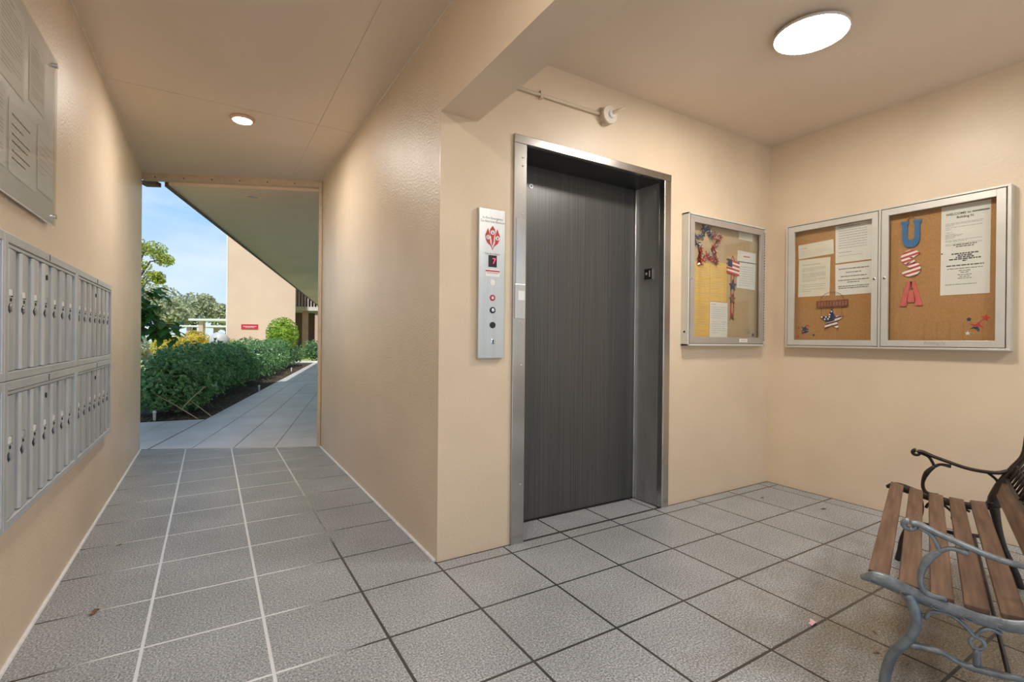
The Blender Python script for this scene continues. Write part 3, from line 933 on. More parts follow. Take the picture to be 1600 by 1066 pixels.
# ------------------------------------------------------------------ mailboxes
def make_mail(name, y0, z0, z1, label, upper):
    w = .962
    t = thing(name, (XL, y0, z0), label, 'mailboxes', 'aluminium mailbox banks on the corridor wall')
    fx = XL + .034
    f = MB()
    f.box(XL, y0, z0, fx, y0 + .032, z1); f.box(XL, y0 + w - .016, z0, fx, y0 + w, z1)
    f.box(XL, y0 + .032, z0, fx, y0 + w - .016, z0 + .028)
    f.box(XL, y0 + .032, z1 - .030, fx, y0 + w - .016, z1)
    fr = f.build('frame', 'mail_frame', t, bevel=.0025)
    MB().box(fx, y0 + .49, z1 - .028, fx + .0015, y0 + .494, z1 - .004).build('seam', 'dark_gap', fr)
    MB().box(XL + .004, y0 + .03, z0 + .02, XL + .012, y0 + w - .014, z1 - .02).build('back_plate', 'dark_gap', t)
    MB().box(XL + .01, y0 + .034, z1 - .043, fx - .004, y0 + w - .018, z1 - .032).build('hinge_rail', 'mail_frame', t, bevel=.001)
    dz0, dz1 = z0 + .031, z1 - .046
    pitch = (w - .032 - .016 - .004) / 7
    zl = 1.234 if upper else .762
    fd = fx - .006
    for k in range(7):
        a0 = y0 + .034 + k * pitch
        door = MB()
        door.add([(fd - .003, a0 + .002, dz0), (fd + .004, a0 + .009, dz0), (fd + .001, a0 + pitch * .35, dz0), (fd - .004, a0 + pitch - .026, dz0), (fd - .017, a0 + pitch - .019, dz0), (fd - .017, a0 + pitch - .002, dz0), (fd - .022, a0 + pitch - .002, dz0), (fd - .022, a0 + .002, dz0),
                  (fd - .003, a0 + .002, dz1), (fd + .004, a0 + .009, dz1), (fd + .001, a0 + pitch * .35, dz1), (fd - .004, a0 + pitch - .026, dz1), (fd - .017, a0 + pitch - .019, dz1), (fd - .017, a0 + pitch - .002, dz1), (fd - .022, a0 + pitch - .002, dz1), (fd - .022, a0 + .002, dz1)],
                 [(0, 1, 9, 8), (1, 2, 10, 9), (2, 3, 11, 10), (3, 4, 12, 11), (4, 5, 13, 12), (5, 6, 14, 13), (6, 7, 15, 14), (7, 0, 8, 15), (7, 6, 5, 4, 3, 2, 1, 0), (8, 9, 10, 11, 12, 13, 14, 15)])
        d = door.build('door', 'mail_alu', t)
        ym = a0 + .028
        nmat = 'name_window' if (k + (0 if upper else 2)) % 5 != 3 else 'mail_frame'
        MB().box(fd, ym - .014, zl - .008, fd + .0055, ym + .010, zl + .012).build('name_plate', nmat, d)
        MB().box(fd - .001, ym + .010, zl - .011, fd + .005, ym + .016, zl + .013).build('latch_slot', 'black', d)
        MB().box(fd - .001, ym - .003, zl - .026, fd + .005, ym + .006, zl - .016).build('button', 'black', d)
        kh = MB()
        kh.prism([(ym - .014 + .0075 * math.cos(q * math.pi / 6), zl - .049 + .016 * math.sin(q * math.pi / 6)) for q in range(12)], 0, .005, on_left(fd))
        kh.build('lock', 'black', d)
        MB().prism([(ym - .009 + .005 * math.cos(q * math.pi / 6), zl - .049 + .012 * math.sin(q * math.pi / 6)) for q in range(12)], .005, .008, on_left(fd)).build('lock_cylinder', 'stainless_bright', d)
        if k == 3:
            zz = 1.325 if upper else .868
            MB().prism([(ym + .012 + .005 * math.cos(q * math.pi / 6), zz + .010 * math.sin(q * math.pi / 6)) for q in range(12)], 0, .006, on_left(fd)).build('master_lock', 'black', d)
    return t


make_mail('mailbox_bank', 2.113, .955, 1.422, 'upper bank of seven aluminium mailboxes below the acrylic notice sheet', True)
make_mail('mailbox_bank', 3.077, .955, 1.422, 'upper bank of seven aluminium mailboxes farthest down the corridor', True)
make_mail('mailbox_bank', 2.113, .485, .953, 'lower bank of seven aluminium mailboxes nearer the viewer', False)
make_mail('mailbox_bank', 3.077, .485, .953, 'lower bank of seven aluminium mailboxes farthest down the corridor', False)
make_mail('mailbox_bank', 1.149, .955, 1.422, 'upper mailbox bank cut off by the left picture edge', True)
make_mail('mailbox_bank', 1.149, .485, .953, 'lower mailbox bank cut off by the left picture edge', False)


# ------------------------------------------------------------------ papers and print
def bars(mb, fn, u0, v0, w, h, rows, w_out=.0006, seed=0, margin=.1, center=False, thick=.35, ragged=.25):
    """rows: list of (fraction of height from top, relative length, thickness factor); each row broken into words"""
    rr = random.Random(seed)
    for fr, ln, tk in rows:
        v = v0 + h * (1 - fr)
        L_ = w * (1 - 2 * margin) * ln
        us = u0 + (w - L_) / 2 if center else u0 + w * margin
        u = us
        th = h * .011 * tk
        while u < us + L_ - w * .01:
            wl_ = min(w * rr.uniform(.03, .11), us + L_ - u)
            mb.prism([(u, v - th / 2), (u + wl_, v - th / 2), (u + wl_, v + th / 2), (u, v + th / 2)], w_out, w_out + .0002, fn)
            u += wl_ + w * .014


def sheet(name, fn, quad, label, mat='paper', rows=(), seed=0, margin=.1, center=False, ink='ink', group=None, cat='paper', thick=.0007, w0=.0008, curl=0.0):
    us = [q[0] for q in quad]; vs_ = [q[1] for q in quad]
    c = fn(sum(us) / len(us), min(vs_), 0)
    t = thing(name, c, label, cat, group)
    MB().prism(quad, w0, w0 + thick, fn).build('sheet', mat, t)
    if rows:
        m = MB(); bars(m, fn, min(us), min(vs_), max(us) - min(us), max(vs_) - min(vs_), rows, w_out=w0 + thick + .0003, seed=seed, margin=margin, center=center)
        m.build('print', ink, t)
    return t


def rect(u0, v0, u1, v1, tilt=0.0):
    cu, cv = (u0 + u1) / 2, (v0 + v1) / 2
    c, s_ = math.cos(tilt), math.sin(tilt)
    return [(cu + (u - cu) * c - (v - cv) * s_, cv + (u - cu) * s_ + (v - cv) * c) for u, v in ((u0, v0), (u1, v0), (u1, v1), (u0, v1))]


def pin(mb, fn, u, v, r_=.004):
    mb.prism([(u + r_ * math.cos(t * math.pi / 4), v + r_ * math.sin(t * math.pi / 4)) for t in range(8)], .001, .006, fn)


def para(f0, n, step, tk=1.0, last=.6, ln=1.0):
    return [(f0 + i * step, ln if i < n - 1 else last, tk) for i in range(n)]


# ------------------------------------------------------------------ notice board on the right wall (two doors)
def star_pts(cx, cy, r1, r2, rot=0.0):
    return [(cx + (r1 if k % 2 == 0 else r2) * math.sin(rot + k * math.pi / 5), cy + (r1 if k % 2 == 0 else r2) * math.cos(rot + k * math.pi / 5)) for k in range(10)]


def frame_mb(fn, u0, v0, u1, v1, bw, w0, w1):
    m = MB()
    for q in ([(u0, v0), (u0 + bw, v0 + bw), (u0 + bw, v1 - bw), (u0, v1)], [(u1, v0), (u1, v1), (u1 - bw, v1 - bw), (u1 - bw, v0 + bw)],
              [(u0, v0), (u1, v0), (u1 - bw, v0 + bw), (u0 + bw, v0 + bw)], [(u0, v1), (u0 + bw, v1 - bw), (u1 - bw, v1 - bw), (u1, v1)]):
        m.prism(q, w0, w1, fn)
    return m


PR = on_right(XF)
nb2 = thing('notice_board', (XF, 1.47, 1.065), 'wide two-door glazed notice board with cork backing on the right wall', 'notice board')
U0, U1 = -2.082, -0.857
m = MB()
m.prism([(U0, 1.065), (U1, 1.065), (U1, 1.077), (U0, 1.077)], 0, .058, PR)
m.prism([(U0, 1.965), (U1, 1.965), (U1, 1.977), (U0, 1.977)], 0, .058, PR)
m.prism([(U0, 1.077), (U0 + .013, 1.077), (U0 + .013, 1.965), (U0, 1.965)], 0, .058, PR)
m.prism([(U1 - .016, 1.077), (U1, 1.077), (U1, 1.965), (U1 - .016, 1.965)], 0, .058, PR)
m.build('case', 'board_alu', nb2, bevel=.0015)
MB().prism([(U0 + .01, 1.07), (U1 - .01, 1.07), (U1 - .01, 1.97), (U0 + .01, 1.97)], 0.002, .012, PR).build('backing', 'cork', nb2)
MB().prism([(-1.478, 1.077), (-1.466, 1.077), (-1.466, 1.965), (-1.478, 1.965)], .040, .0605, PR).build('mullion', 'board_alu', nb2, bevel=.0015)
for (ua, ub, ga, gb) in ((U0 + .018, -1.482, -2.020, -1.517), (-1.462, U1 - .021, -1.424, -.917)):
    va, vb = 1.082, 1.960
    d = MB()
    d.prism([(ua, va), (ga, va), (ga, vb), (ua, vb)], .042, .060, PR)
    d.prism([(gb, va), (ub, va), (ub, vb), (gb, vb)], .042, .060, PR)
    d.prism([(ga, va), (gb, va), (gb, 1.120), (ga, 1.120)], .042, .060, PR)
    d.prism([(ga, 1.920), (gb, 1.920), (gb, vb), (ga, vb)], .042, .060, PR)
    dd = d.build('door_frame', 'board_alu', nb2, bevel=.0012)
    MB().prism([(ga - .006, 1.114), (gb + .006, 1.114), (gb + .006, 1.926), (ga - .006, 1.926)], .048, .052, PR).build('pane', 'glass', dd)
    ul = -1.500 if ub < -1.45 else -1.444
    lk = MB().lathe([(.0085, 0), (.0085, .004), (.006, .005)], PR(ul, 1.521, .060), (-1, 0, 0), 18).build('lock', 'stainless_bright', dd)
    MB().prism([(ul - .001, 1.517), (ul + .001, 1.517), (ul + .001, 1.525), (ul - .001, 1.525)], .0652, .0656, PR).build('key_slot', 'black', lk)
cap = MB(); vs, fs = text_mesh('Building N', .024, shear=.35); mapped(cap, vs, fs, PR, -1.186, 1.104, .0605)
cap.build('caption', 'ink_light', nb2)

PI_ = on_right(XF - .012)
sheet('notice', PI_, rect(-2.013, 1.726, -1.770, 1.829, .035), 'small landscape cream note at upper left of the two-door board', 'paper_cream', [(.33, .22, 3.0)] + para(.52, 3, .12, .8), 1, .10, ink='ink_light')
sheet('notice', PI_, rect(-2.011, 1.438, -1.792, 1.712, -.012), 'cream letter-size notice below the small landscape note', 'paper_cream',
      [(.15, .8, 1.2)] + para(.24, 3, .035, .9) + para(.38, 4, .035, .9) + para(.54, 2, .04, 1.0) + para(.68, 2, .05, .9, .9) + para(.80, 2, .05, .9, .4), 2, .14, ink='ink_light')
sheet('notice', PI_, rect(-1.758, 1.660, -1.532, 1.921, .01), 'white notice pinned in the top right corner of the left glazed door', 'paper',
      [(.05, .7, 2.0)] + para(.16, 8, .065, 1.2, .95, .95) + [(.73, .45, 1.5), (.82, .8, .9)], 3, .1, center=False, ink='ink_light')
sheet('notice', PI_, rect(-1.756, 1.434, -1.530, 1.650, .012), 'white notice with bold black lines below the top right sheet of the left door', 'paper',
      [(.17, .98, 2.4), (.29, .5, 2.2), (.41, .85, 2.2), (.53, 1.0, 2.2), (.60, .4, 2.2), (.72, 1.0, 2.2), (.78, .98, 2.2)], 4, .09, center=True)
nt = sheet('notice', PI_, rect(-1.172, 1.391, -.951, 1.920, -.004), 'tall white double notice headed WELCOME in the right glazed door', 'paper',
           para(.20, 3, .013, .45, .2, .95) + para(.245, 2, .02, .5, .15, .95) + [(.30, .18, .5)] + [(.32 + .012 * i, l_, .45) for i, l_ in enumerate((.25, .45, .4, .25, .2))]
           + para(.39, 2, .013, .45, .55, .95) + para(.43, 2, .015, .45, .6, .92), 5, .1, ink='ink_light')
m = MB()
vs, fs = text_mesh('WELCOME to', .019, bold=.0004); mapped(m, vs, fs, PI_, -1.092, 1.868, .0021)
bars(m, PI_, -1.030, 1.860, .075, .40, [(.98, 1.0, 1.9)], w_out=.0019, seed=4, margin=0)
vs, fs = text_mesh('Building N', .018, bold=.0004); mapped(m, vs, fs, PI_, -1.062, 1.846, .0021)
bars(m, PI_, -1.172, 1.391, .221, .529, [(.445, .6, .9), (.465, .45, .9), (.545, .68, 1.3), (.565, .36, 1.3), (.585, .46, 1.3), (.605, .8, 1.3), (.625, .12, 1.3), (.675, .95, 1.1),
                                         (.71, .9, .6), (.735, .3, .6), (.755, .2, .6), (.78, .35, .6), (.80, .25, .6), (.82, .35, .6)], w_out=.0019, seed=8, center=True)
bars(m, PI_, -1.172, 1.391, .221, .529, [(.885, .8, .5)], w_out=.0019, seed=9)
m.build('heading', 'ink', nt)
m = MB(); pin(m, PI_, -1.166, 1.64); m.build('push_pin', 'ink', nt)

# U, S and A letters
lu = thing('letter_u', PI_(-1.318, 1.706, 0), 'blue glitter letter U hanging in the right glazed door', 'letter')
qu = [(-.053, .168), (-.012, .168), (-.012, .150), (-.018, .150), (-.018, .062), (-.010, .048), (.010, .048), (.018, .062), (.018, .150), (.012, .150), (.012, .168), (.053, .168), (.053, .150), (.046, .150), (.046, .05),
      (.036, .018), (.016, .002), (-.016, .002), (-.036, .018), (-.046, .05), (-.046, .150), (-.053, .150)]
m = MB()
m.prism([(-1.318 + u, 1.703 + v) for u, v in qu], .003, .011, PI_)
m.build('glyph', 'blue_glitter', lu)
m = MB(); m.tube([PI_(-1.318 + .022 * math.cos(t * math.pi / 8), 1.866 + .026 * math.sin(t * math.pi / 8), .006) for t in range(9)], .0018, 6); m.build('hanger', 'wire', lu)
m = MB(); pin(m, PI_, -1.318, 1.894, .006); m.build('push_pin', 'stainless_bright', lu)


def striped(vs2d_clip, name, parent, u0, v0, u1, v1, slope, period, w0, w1):
    pass


ls = thing('letter_s', PI_(-1.318, 1.522, 0), 'red and white striped letter S below the blue U', 'letter')
# S outline swept as a thick stroke, cut into slanted stripes
cen = []
for t in np.linspace(0.35, 1.5 * math.pi, 14):
    cen.append((.031 * math.cos(t), .117 + .025 * math.sin(t)))
for t in np.linspace(.5 * math.pi, -math.pi + .35, 14):
    cen.append((.030 * math.cos(t), .044 + .026 * math.sin(t)))
cen = [(u, v) for u, v in cen]
sw = .0215
quads = []
for i in range(len(cen) - 1):
    p, q = Vector(cen[i]), Vector(cen[i + 1]); t = (q - p).normalized(); n_ = Vector((-t.y, t.x))
    def nrm(k):
        a_ = Vector(cen[max(k - 1, 0)]); b_ = Vector(cen[min(k + 1, len(cen) - 1)]); d_ = (b_ - a_).normalized(); return Vector((-d_.y, d_.x))
    n0, n1 = nrm(i), nrm(i + 1)
    quads.append([tuple(p + n0 * sw), tuple(q + n1 * sw), tuple(q - n1 * sw), tuple(p - n0 * sw)])
mr_, mw_ = MB(), MB()
for qd in quads:
    for k in range(-8, 16):
        h0 = k * .0135
        pl = clip(qd, 0, h0, -.28, 1); pl = clip(pl, 0, h0 + .0135, .28, -1) if pl else pl
        if pl and area2(pl) > 1e-8:
            zz = .003
            (mr_ if k % 2 else mw_).prism([(-1.318 + u, 1.524 + v) for u, v in pl], zz, .010, PI_)
mw_.build('white_stripe', 'white_enamel', ls); mr_.build('red_stripe', 'red', ls)
la = thing('letter_a', PI_(-1.315, 1.338, 0), 'plain red letter A below the striped S', 'letter')
m = MB()
for q in ([(-.060, 0), (-.022, 0), (-.006, .150), (-.018, .153)], [(.060, 0), (.018, .153), (.006, .150), (.022, 0)], [(-.018, .153), (-.006, .150), (0, .10), (.006, .150), (.018, .153)], [(-.024, .022), (.024, .022), (.014, .088), (-.014, .088)],
          [(-.008, .11), (.008, .11), (.006, .15), (-.006, .15)]):
    m.prism([(-1.315 + u, 1.338 + v) for u, v in q], .003, .009, PI_)
m.build('glyph', 'red_soft', la)

# wooden plaque with a hanging flag star
pq = thing('plaque_ornament', PI_(-1.775, 1.20, 0), 'small brown plaque with a flag-striped star hanging below it', 'ornament')
MB().prism(rect(-1.877, 1.352, -1.671, 1.401, .015), .003, .011, PI_).build('plaque', 'plaque_wood', pq, bevel=.001)
m = MB()
for k in range(10):
    u = -1.862 + k * .0195
    m.prism(rect(u, 1.362, u + .009, 1.391), .0112, .0116, PI_)
m.build('plaque_lettering', 'plaque_letter', pq)
m = MB(); m.tube([PI_(-1.775 + .078 * math.cos(t * math.pi / 12), 1.398 + .062 * math.sin(t * math.pi / 12), .007) for t in range(13)], .0012, 5)
m.tube([PI_(-1.845, 1.355, .006), PI_(-1.845, 1.300, .006)], .0012, 5); m.tube([PI_(-1.712, 1.355, .006), PI_(-1.712, 1.300, .006)], .0012, 5)
m.build('hanging_wire', 'wire', pq)
sp = star_pts(-1.776, 1.262, .082, .036)
tri = [[sp[i], sp[(i + 1) % 10], (-1.776, 1.262)] for i in range(10)]
ms = {'white_enamel': MB(), 'plaque_wood': MB(), 'navy': MB()}
for tq in tri:
    bl = clip(tq, -1.756, 1.262, -1, .35); bl = clip(bl, -1.776, 1.252, -.25, 1) if bl else bl
    if bl and area2(bl) > 1e-8: ms['navy'].prism(bl, .0035, .0085, PI_)
    for k in range(-12, 12):
        h0 = 1.262 + k * .013
        pl = clip(tq, -1.776, h0, -.28, 1); pl = clip(pl, -1.776, h0 + .013, .28, -1) if pl else pl
        if not pl or area2(pl) < 1e-8: continue
        ms['white_enamel' if k % 2 else 'plaque_wood'].prism(pl, .003, .008, PI_)
ms['white_enamel'].build('star_white_stripe', 'white_enamel', pq); ms['plaque_wood'].build('star_red_stripe', 'plaque_wood', pq); ms['navy'].build('star_blue_field', 'navy', pq)
m = MB()
for u, v in ((-1.776, 1.322), (-1.788, 1.300), (-1.840, 1.284), (-1.812, 1.284), (-1.790, 1.284), (-1.820, 1.268), (-1.798, 1.270)):
    m.prism([(u + .006 * math.cos(t * math.pi / 4), v + .006 * math.sin(t * math.pi / 4)) for t in range(8)], .0086, .0090, PI_)
m.build('star_dots', 'white_enamel', pq)

# little star decals
dl = thing('star_decal', PI_(-1.965, 1.14, 0), 'cluster of small red and navy star stickers in the lower left corner', 'sticker')
m = MB(); m.prism(star_pts(-1.962, 1.200, .034, .012, .35), .001, .002, PI_); m.prism(rect(-1.985, 1.172, -1.935, 1.182, .25), .001, .002, PI_); m.prism(star_pts(-1.899, 1.156, .011, .006), .001, .002, PI_)
m.build('navy_stars', 'navy', dl)
m = MB()
for u, v in ((-2.006, 1.211), (-1.939, 1.226), (-2.008, 1.148), (-1.972, 1.164)): m.prism(star_pts(u, v, .010, .005, .2), .001, .002, PI_)
m.build('red_stars', 'red', dl)
dr = thing('star_decal', PI_(-1.005, 1.16, 0), 'cluster of red, navy and white star stickers in the lower right corner', 'sticker')
m = MB(); m.prism(star_pts(-.968, 1.250, .024, .010, .2), .001, .002, PI_)
m.prism([(-1.040, 1.222), (-1.012, 1.214), (-.992, 1.232), (-.985, 1.240), (-.994, 1.218), (-.972, 1.190), (-.998, 1.204), (-1.020, 1.206)], .001, .002, PI_); m.build('red_stars', 'red', dr)
m = MB(); m.prism(star_pts(-1.040, 1.244, .014, .006), .001, .002, PI_)
m.prism([(-1.036, 1.186), (-1.020, 1.201), (-1.000, 1.200), (-.993, 1.186), (-.998, 1.170), (-1.005, 1.184), (-1.018, 1.192)], .001, .002, PI_); m.build('navy_stars', 'navy', dr)
m = MB(); m.prism(star_pts(-1.045, 1.163, .014, .006), .001, .002, PI_); m.build('white_star', 'white_enamel', dr)

# ------------------------------------------------------------------ notice board on the elevator wall (one door)
PB = on_back(YW)
nb1 = thing('notice_board', (3.17, YW, 1.07), 'single-door glazed notice board with tan backing between elevator and corner', 'notice board')
u0, u1, v0, v1 = 2.728, 3.612, 1.072, 1.972
m = MB()
m.prism([(u0, v0), (u1, v0), (u1, v0 + .012), (u0, v0 + .012)], 0, .058, PB)
m.prism([(u0, v1 - .012), (u1, v1 - .012), (u1, v1), (u0, v1)], 0, .058, PB)
m.prism([(u1 - .012, v0), (u1, v0), (u1, v1), (u1 - .012, v1)], 0, .058, PB)
m.prism([(u0, v0), (u0 + .012, v0), (u0 + .012, v1), (u0, v1)], 0, .058, PB)
m.build('case', 'board_alu_side', nb1, bevel=.0015)
MB().prism([(u0 + .01, v0 + .01), (u1 - .01, v0 + .01), (u1 - .01, v1 - .01), (u0 + .01, v1 - .01)], .002, .012, PB).build('backing', 'tan_cloth', nb1)
dm = frame_mb(PB, u0 + .017, v0 + .017, u1 - .017, v1 - .017, .044, .042, .060)
d1 = dm.build('door_frame', 'board_bronze', nb1, bevel=.0012)
MB().prism([(u0 + .055, v0 + .055), (u1 - .055, v0 + .055), (u1 - .055, v1 - .055), (u0 + .055, v1 - .055)], .048, .052, PB).build('pane', 'glass', d1)
MB().prism(rect(3.292, 1.099, 3.388, 1.123), .0602, .0612, PB).build('name_tag', 'paper', d1)
m = MB(); bars(m, PB, 3.30, 1.099, .08, .024, [(.5, 1, 18)], w_out=.0613, margin=.1); m.build('name_tag_print', 'ink_light', d1)
MB().lathe([(.006, 0), (.006, .006), (.003, .007)], PB(2.752, 1.527, .060), (0, -1, 0), 12).build('knob', 'stainless_bright', d1)
MB().lathe([(.007, 0), (.007, .003)], (u0, YW - .030, 1.166), (-1, 0, 0), 14).build('lock', 'black', nb1)
hg = MB()
for k in range(40):
    hg.box(u1 - .0135, YW - .061, 1.11 + k * .0208, u1 - .0095, YW - .0575, 1.122 + k * .0208)
hg.build('hinge', 'stainless_bright', nb1)
QI = on_back(YW - .012)
yr = [(.06, .8, .8)] + para(.14, 5, .06, .8, .7) + para(.50, 4, .06, .8, .5) + para(.80, 2, .06, .8, .5)
sheet('notice', QI, rect(2.818, 1.385, 3.011, 1.655, .0), 'yellow paper notice under the tinsel star, upper left sheet', 'paper_yellow', yr, 11, ink='ink_light')
sheet('notice', QI, rect(3.014, 1.390, 3.206, 1.670, -.006), 'yellow paper notice just left of the small flag', 'paper_yellow', yr, 12, ink='ink_light')
sheet('notice', QI, rect(2.818, 1.126, 3.010, 1.382, .0), 'yellow paper notice in the bottom left corner of the single-door board', 'paper_yellow', yr, 13, ink='ink_light')
sheet('notice', QI, rect(3.016, 1.128, 3.218, 1.384, -.004), 'white paper notice beside the lower yellow sheet', 'paper', [(.06, .3, 1.4)] + para(.14, 6, .06, .8, .7) + para(.55, 6, .06, .8, .5), 14, ink='ink_light')
cal = sheet('notice', QI, rect(3.326, 1.500, 3.556, 1.780, -.025), 'white calendar page pinned right of the small flag', 'paper', para(.42, 9, .06, .9, .8), 15, .12, ink='ink_light', w0=.002)
m = MB(); bars(m, QI, 3.326, 1.500, .230, .28, [(.29, 1.05, 2.6)], w_out=.0032, margin=.02, seed=3); m.build('dark_band', 'ink', cal)
m = MB(); bars(m, QI, 3.40, 1.70, .08, .07, [(.4, 1.0, 12)], w_out=.0032, margin=.0, seed=5); m.build('red_title', 'red_soft', cal)
sheet('notice', QI, rect(3.345, 1.866, 3.515, 1.936, -.01), 'small white slip at the top right of the single-door board', 'paper_cream', para(.3, 3, .22, 2.5, .6), 16, ink='ink_light')

# tinsel star wreath
ws = thing('tinsel_star', QI(2.965, 1.63, 0), 'open star wreath of blue, silver and red tinsel in the single-door board', 'decoration')
sp = star_pts(2.968, 1.785, .165, .072, -.10)
acc = {'tinsel_blue': ([], []), 'tinsel_silver': ([], []), 'tinsel_red': ([], [])}
for i in range(10):
    p, q = np.array(sp[i]), np.array(sp[(i + 1) % 10])
    for k in range(120):
        t = rng.uniform(0, 1); c = p + (q - p) * t + rng.normal(0, .0065, 2)
        lower = c[1] < 1.775 + .15 * (c[0] - 2.968) * -1.2
        if rng.uniform() < .33: mt_ = 'tinsel_silver'
        elif c[1] < 1.765 or (c[0] > 2.99 and c[1] < 1.86 and c[0] > 3.02): mt_ = 'tinsel_red'
        else: mt_ = 'tinsel_blue'
        if c[1] > 1.90: mt_ = 'tinsel_silver' if rng.uniform() < .8 else 'tinsel_blue'
        an = rng.uniform(0, 6.28); L_ = rng.uniform(.008, .018); wd = rng.uniform(.002, .004)
        dz = rng.uniform(-.01, .01); w_ = rng.uniform(.004, .020)
        V, Fc = acc[mt_]; kk = len(V)
        dx, dy = math.cos(an) * L_, math.sin(an) * L_; ex, ey = -math.sin(an) * wd, math.cos(an) * wd
        V += [QI(c[0] - ex, c[1] - ey, w_), QI(c[0] + dx - ex, c[1] + dy - ey, max(.002, w_ + dz)), QI(c[0] + dx + ex, c[1] + dy + ey, max(.002, w_ + dz)), QI(c[0] + ex, c[1] + ey, w_ + .002)]
        Fc.append((kk, kk + 1, kk + 2, kk + 3))
for mt_, nm in (('tinsel_blue', 'blue_tinsel'), ('tinsel_silver', 'silver_tinsel'), ('tinsel_red', 'red_tinsel')):
    tag(raw(nm, acc[mt_][0], acc[mt_][1], mt_, ws), kind='stuff')
m = MB(); m.tube([QI(u, v, .004) for u, v in sp], .002, 5, closed=True); m.build('wire_frame', 'wire', ws)

# flag and star hanging ornament
fo = thing('flag_ornament', QI(3.268, 1.27, 0), 'hanging wooden flag with two stars and a letter below it', 'ornament')
fq = [(3.200, 1.605), (3.340, 1.588), (3.344, 1.690), (3.200, 1.708)]
mW, mR = MB(), MB()
for k in range(7):
    t0, t1 = k / 7, (k + 1) / 7
    q = []
    lerp = lambda a_, b_, t: (a_[0] + (b_[0] - a_[0]) * t, a_[1] + (b_[1] - a_[1]) * t)
    q = [lerp(fq[0], fq[3], t0), lerp(fq[1], fq[2], t0), lerp(fq[1], fq[2], t1), lerp(fq[0], fq[3], t1)]
    (mR if k % 2 == 0 else mW).prism(q, .004, .010, QI)
mW.build('white_stripe', 'white_enamel', fo); mR.build('red_stripe', 'red', fo)
MB().prism([(3.200, 1.653), (3.256, 1.646), (3.256, 1.702), (3.200, 1.708)], .0102, .0112, QI).build('blue_canton', 'navy', fo)
m = MB(); m.prism(star_pts(3.272, 1.515, .045, .020), .004, .009, QI); m.build('blue_star', 'navy', fo)
m = MB(); m.prism(star_pts(3.268, 1.415, .040, .018), .004, .009, QI); m.build('rust_star', 'plaque_wood', fo)
m = MB()
for du in (-.016, .016):
    m.tube([QI(3.270 + du, 1.605, .004), QI(3.270 + du, 1.29, .004)], .0028, 6)
m.tube([QI(3.250, 1.70, .004), QI(3.270, 1.735, .004), QI(3.290, 1.70, .004)], .0028, 6)
m.build('red_cord', 'red', fo)
vs, fs = text_mesh('A', .075, bold=.002)
m = MB(); mapped(m, vs, fs, QI, 3.264, 1.285, .006); m.build('letter', 'plaque_wood', fo)
ss = thing('silver_star_sticker', QI(3.50, 1.16, 0), 'small silver star sticker in the lower right corner of the single-door board', 'sticker')
MB().prism(star_pts(3.475, 1.185, .026, .011, .3), .001, .002, QI).build('silver_star', 'tinsel_silver', ss)
MB().prism(star_pts(3.530, 1.155, .018, .008), .001, .002, QI).build('navy_star', 'navy', ss)

# ------------------------------------------------------------------ acrylic notice sheet on the left wall
PL = on_left(XL)
ac = thing('acrylic_sheet', (XL, 1.9, 1.55), 'clear acrylic sheet on a grey panel with papers behind it above the mailboxes', 'notice board')
ap = MB().prism([(1.05, 1.552), (2.725, 1.552), (2.742, 2.236), (1.05, 2.236)], .020, .026, PL).build('sheet', 'acrylic', ac, bevel=.001)
MB().prism([(1.05, 1.552), (2.725, 1.552), (2.742, 2.236), (1.05, 2.236)], .012, .016, PL).build('back_panel', 'panel_grey', ac)
for u, v in ((2.700, 2.205), (2.690, 1.585), (1.09, 2.205), (1.09, 1.585)):
    so = MB().lathe([(.009, 0), (.009, .020), (.010, .0262), (.010, .034), (.008, .036)], PL(u, v, 0), (1, 0, 0), 16).build('standoff', 'stainless_bright', ac)
PLi = on_left(XL + .0165)
tl = [(.08, .6, 1.6)] + para(.16, 5, .05, .9, .8) + para(.45, 5, .05, .9, .7) + para(.75, 3, .05, .9, .5)
sheet('posted_paper', PLi, rect(2.100, 1.912, 2.345, 2.200), 'dense printed page at the top left behind the acrylic sheet', 'paper_white', tl, 21, ink='ink_light')
sheet('posted_paper', PLi, rect(2.405, 1.945, 2.598, 2.172), 'small printed page near the upper right standoff behind the acrylic', 'paper_white', tl, 22, ink='ink_light')
sheet('posted_paper', PLi, rect(2.198, 1.630, 2.492, 1.868), 'page with large bold lines at the lower middle behind the acrylic', 'paper_white', [(.18, .8, 2.2), (.32, .5, 2.2), (.45, .8, 2.2), (.55, .7, 2.2), (.68, .8, 2.2), (.78, .6, 2.2)], 23, ink='ink')
sheet('posted_paper', PLi, rect(1.93, 1.632, 2.172, 1.888), 'printed page at the lower left behind the acrylic, cut by the picture edge', 'paper_white', tl, 24, ink='ink_light')
sheet('posted_paper', PLi, rect(2.506, 1.652, 2.725, 1.892), 'plain page near the lower right standoff behind the acrylic', 'paper_white', para(.2, 6, .1, .8, .4), 25, ink='ink_light')

# ------------------------------------------------------------------ bench
PHI = 0.31905
D0, LB = 1.8965, 1.2848
bn = Vector((math.cos(PHI), math.sin(PHI))); bp_ = Vector((math.sin(PHI), -math.cos(PHI)))
bench = thing('garden_bench', (bn.x * (D0 + LB / 2), bn.y * (D0 + LB / 2), 0), 'wooden slat garden bench with scrolled cast iron ends in the lobby', 'bench', rz=PHI)
# local frame: x along the slats (near end at -LB/2), y = -s (front is +y), z up


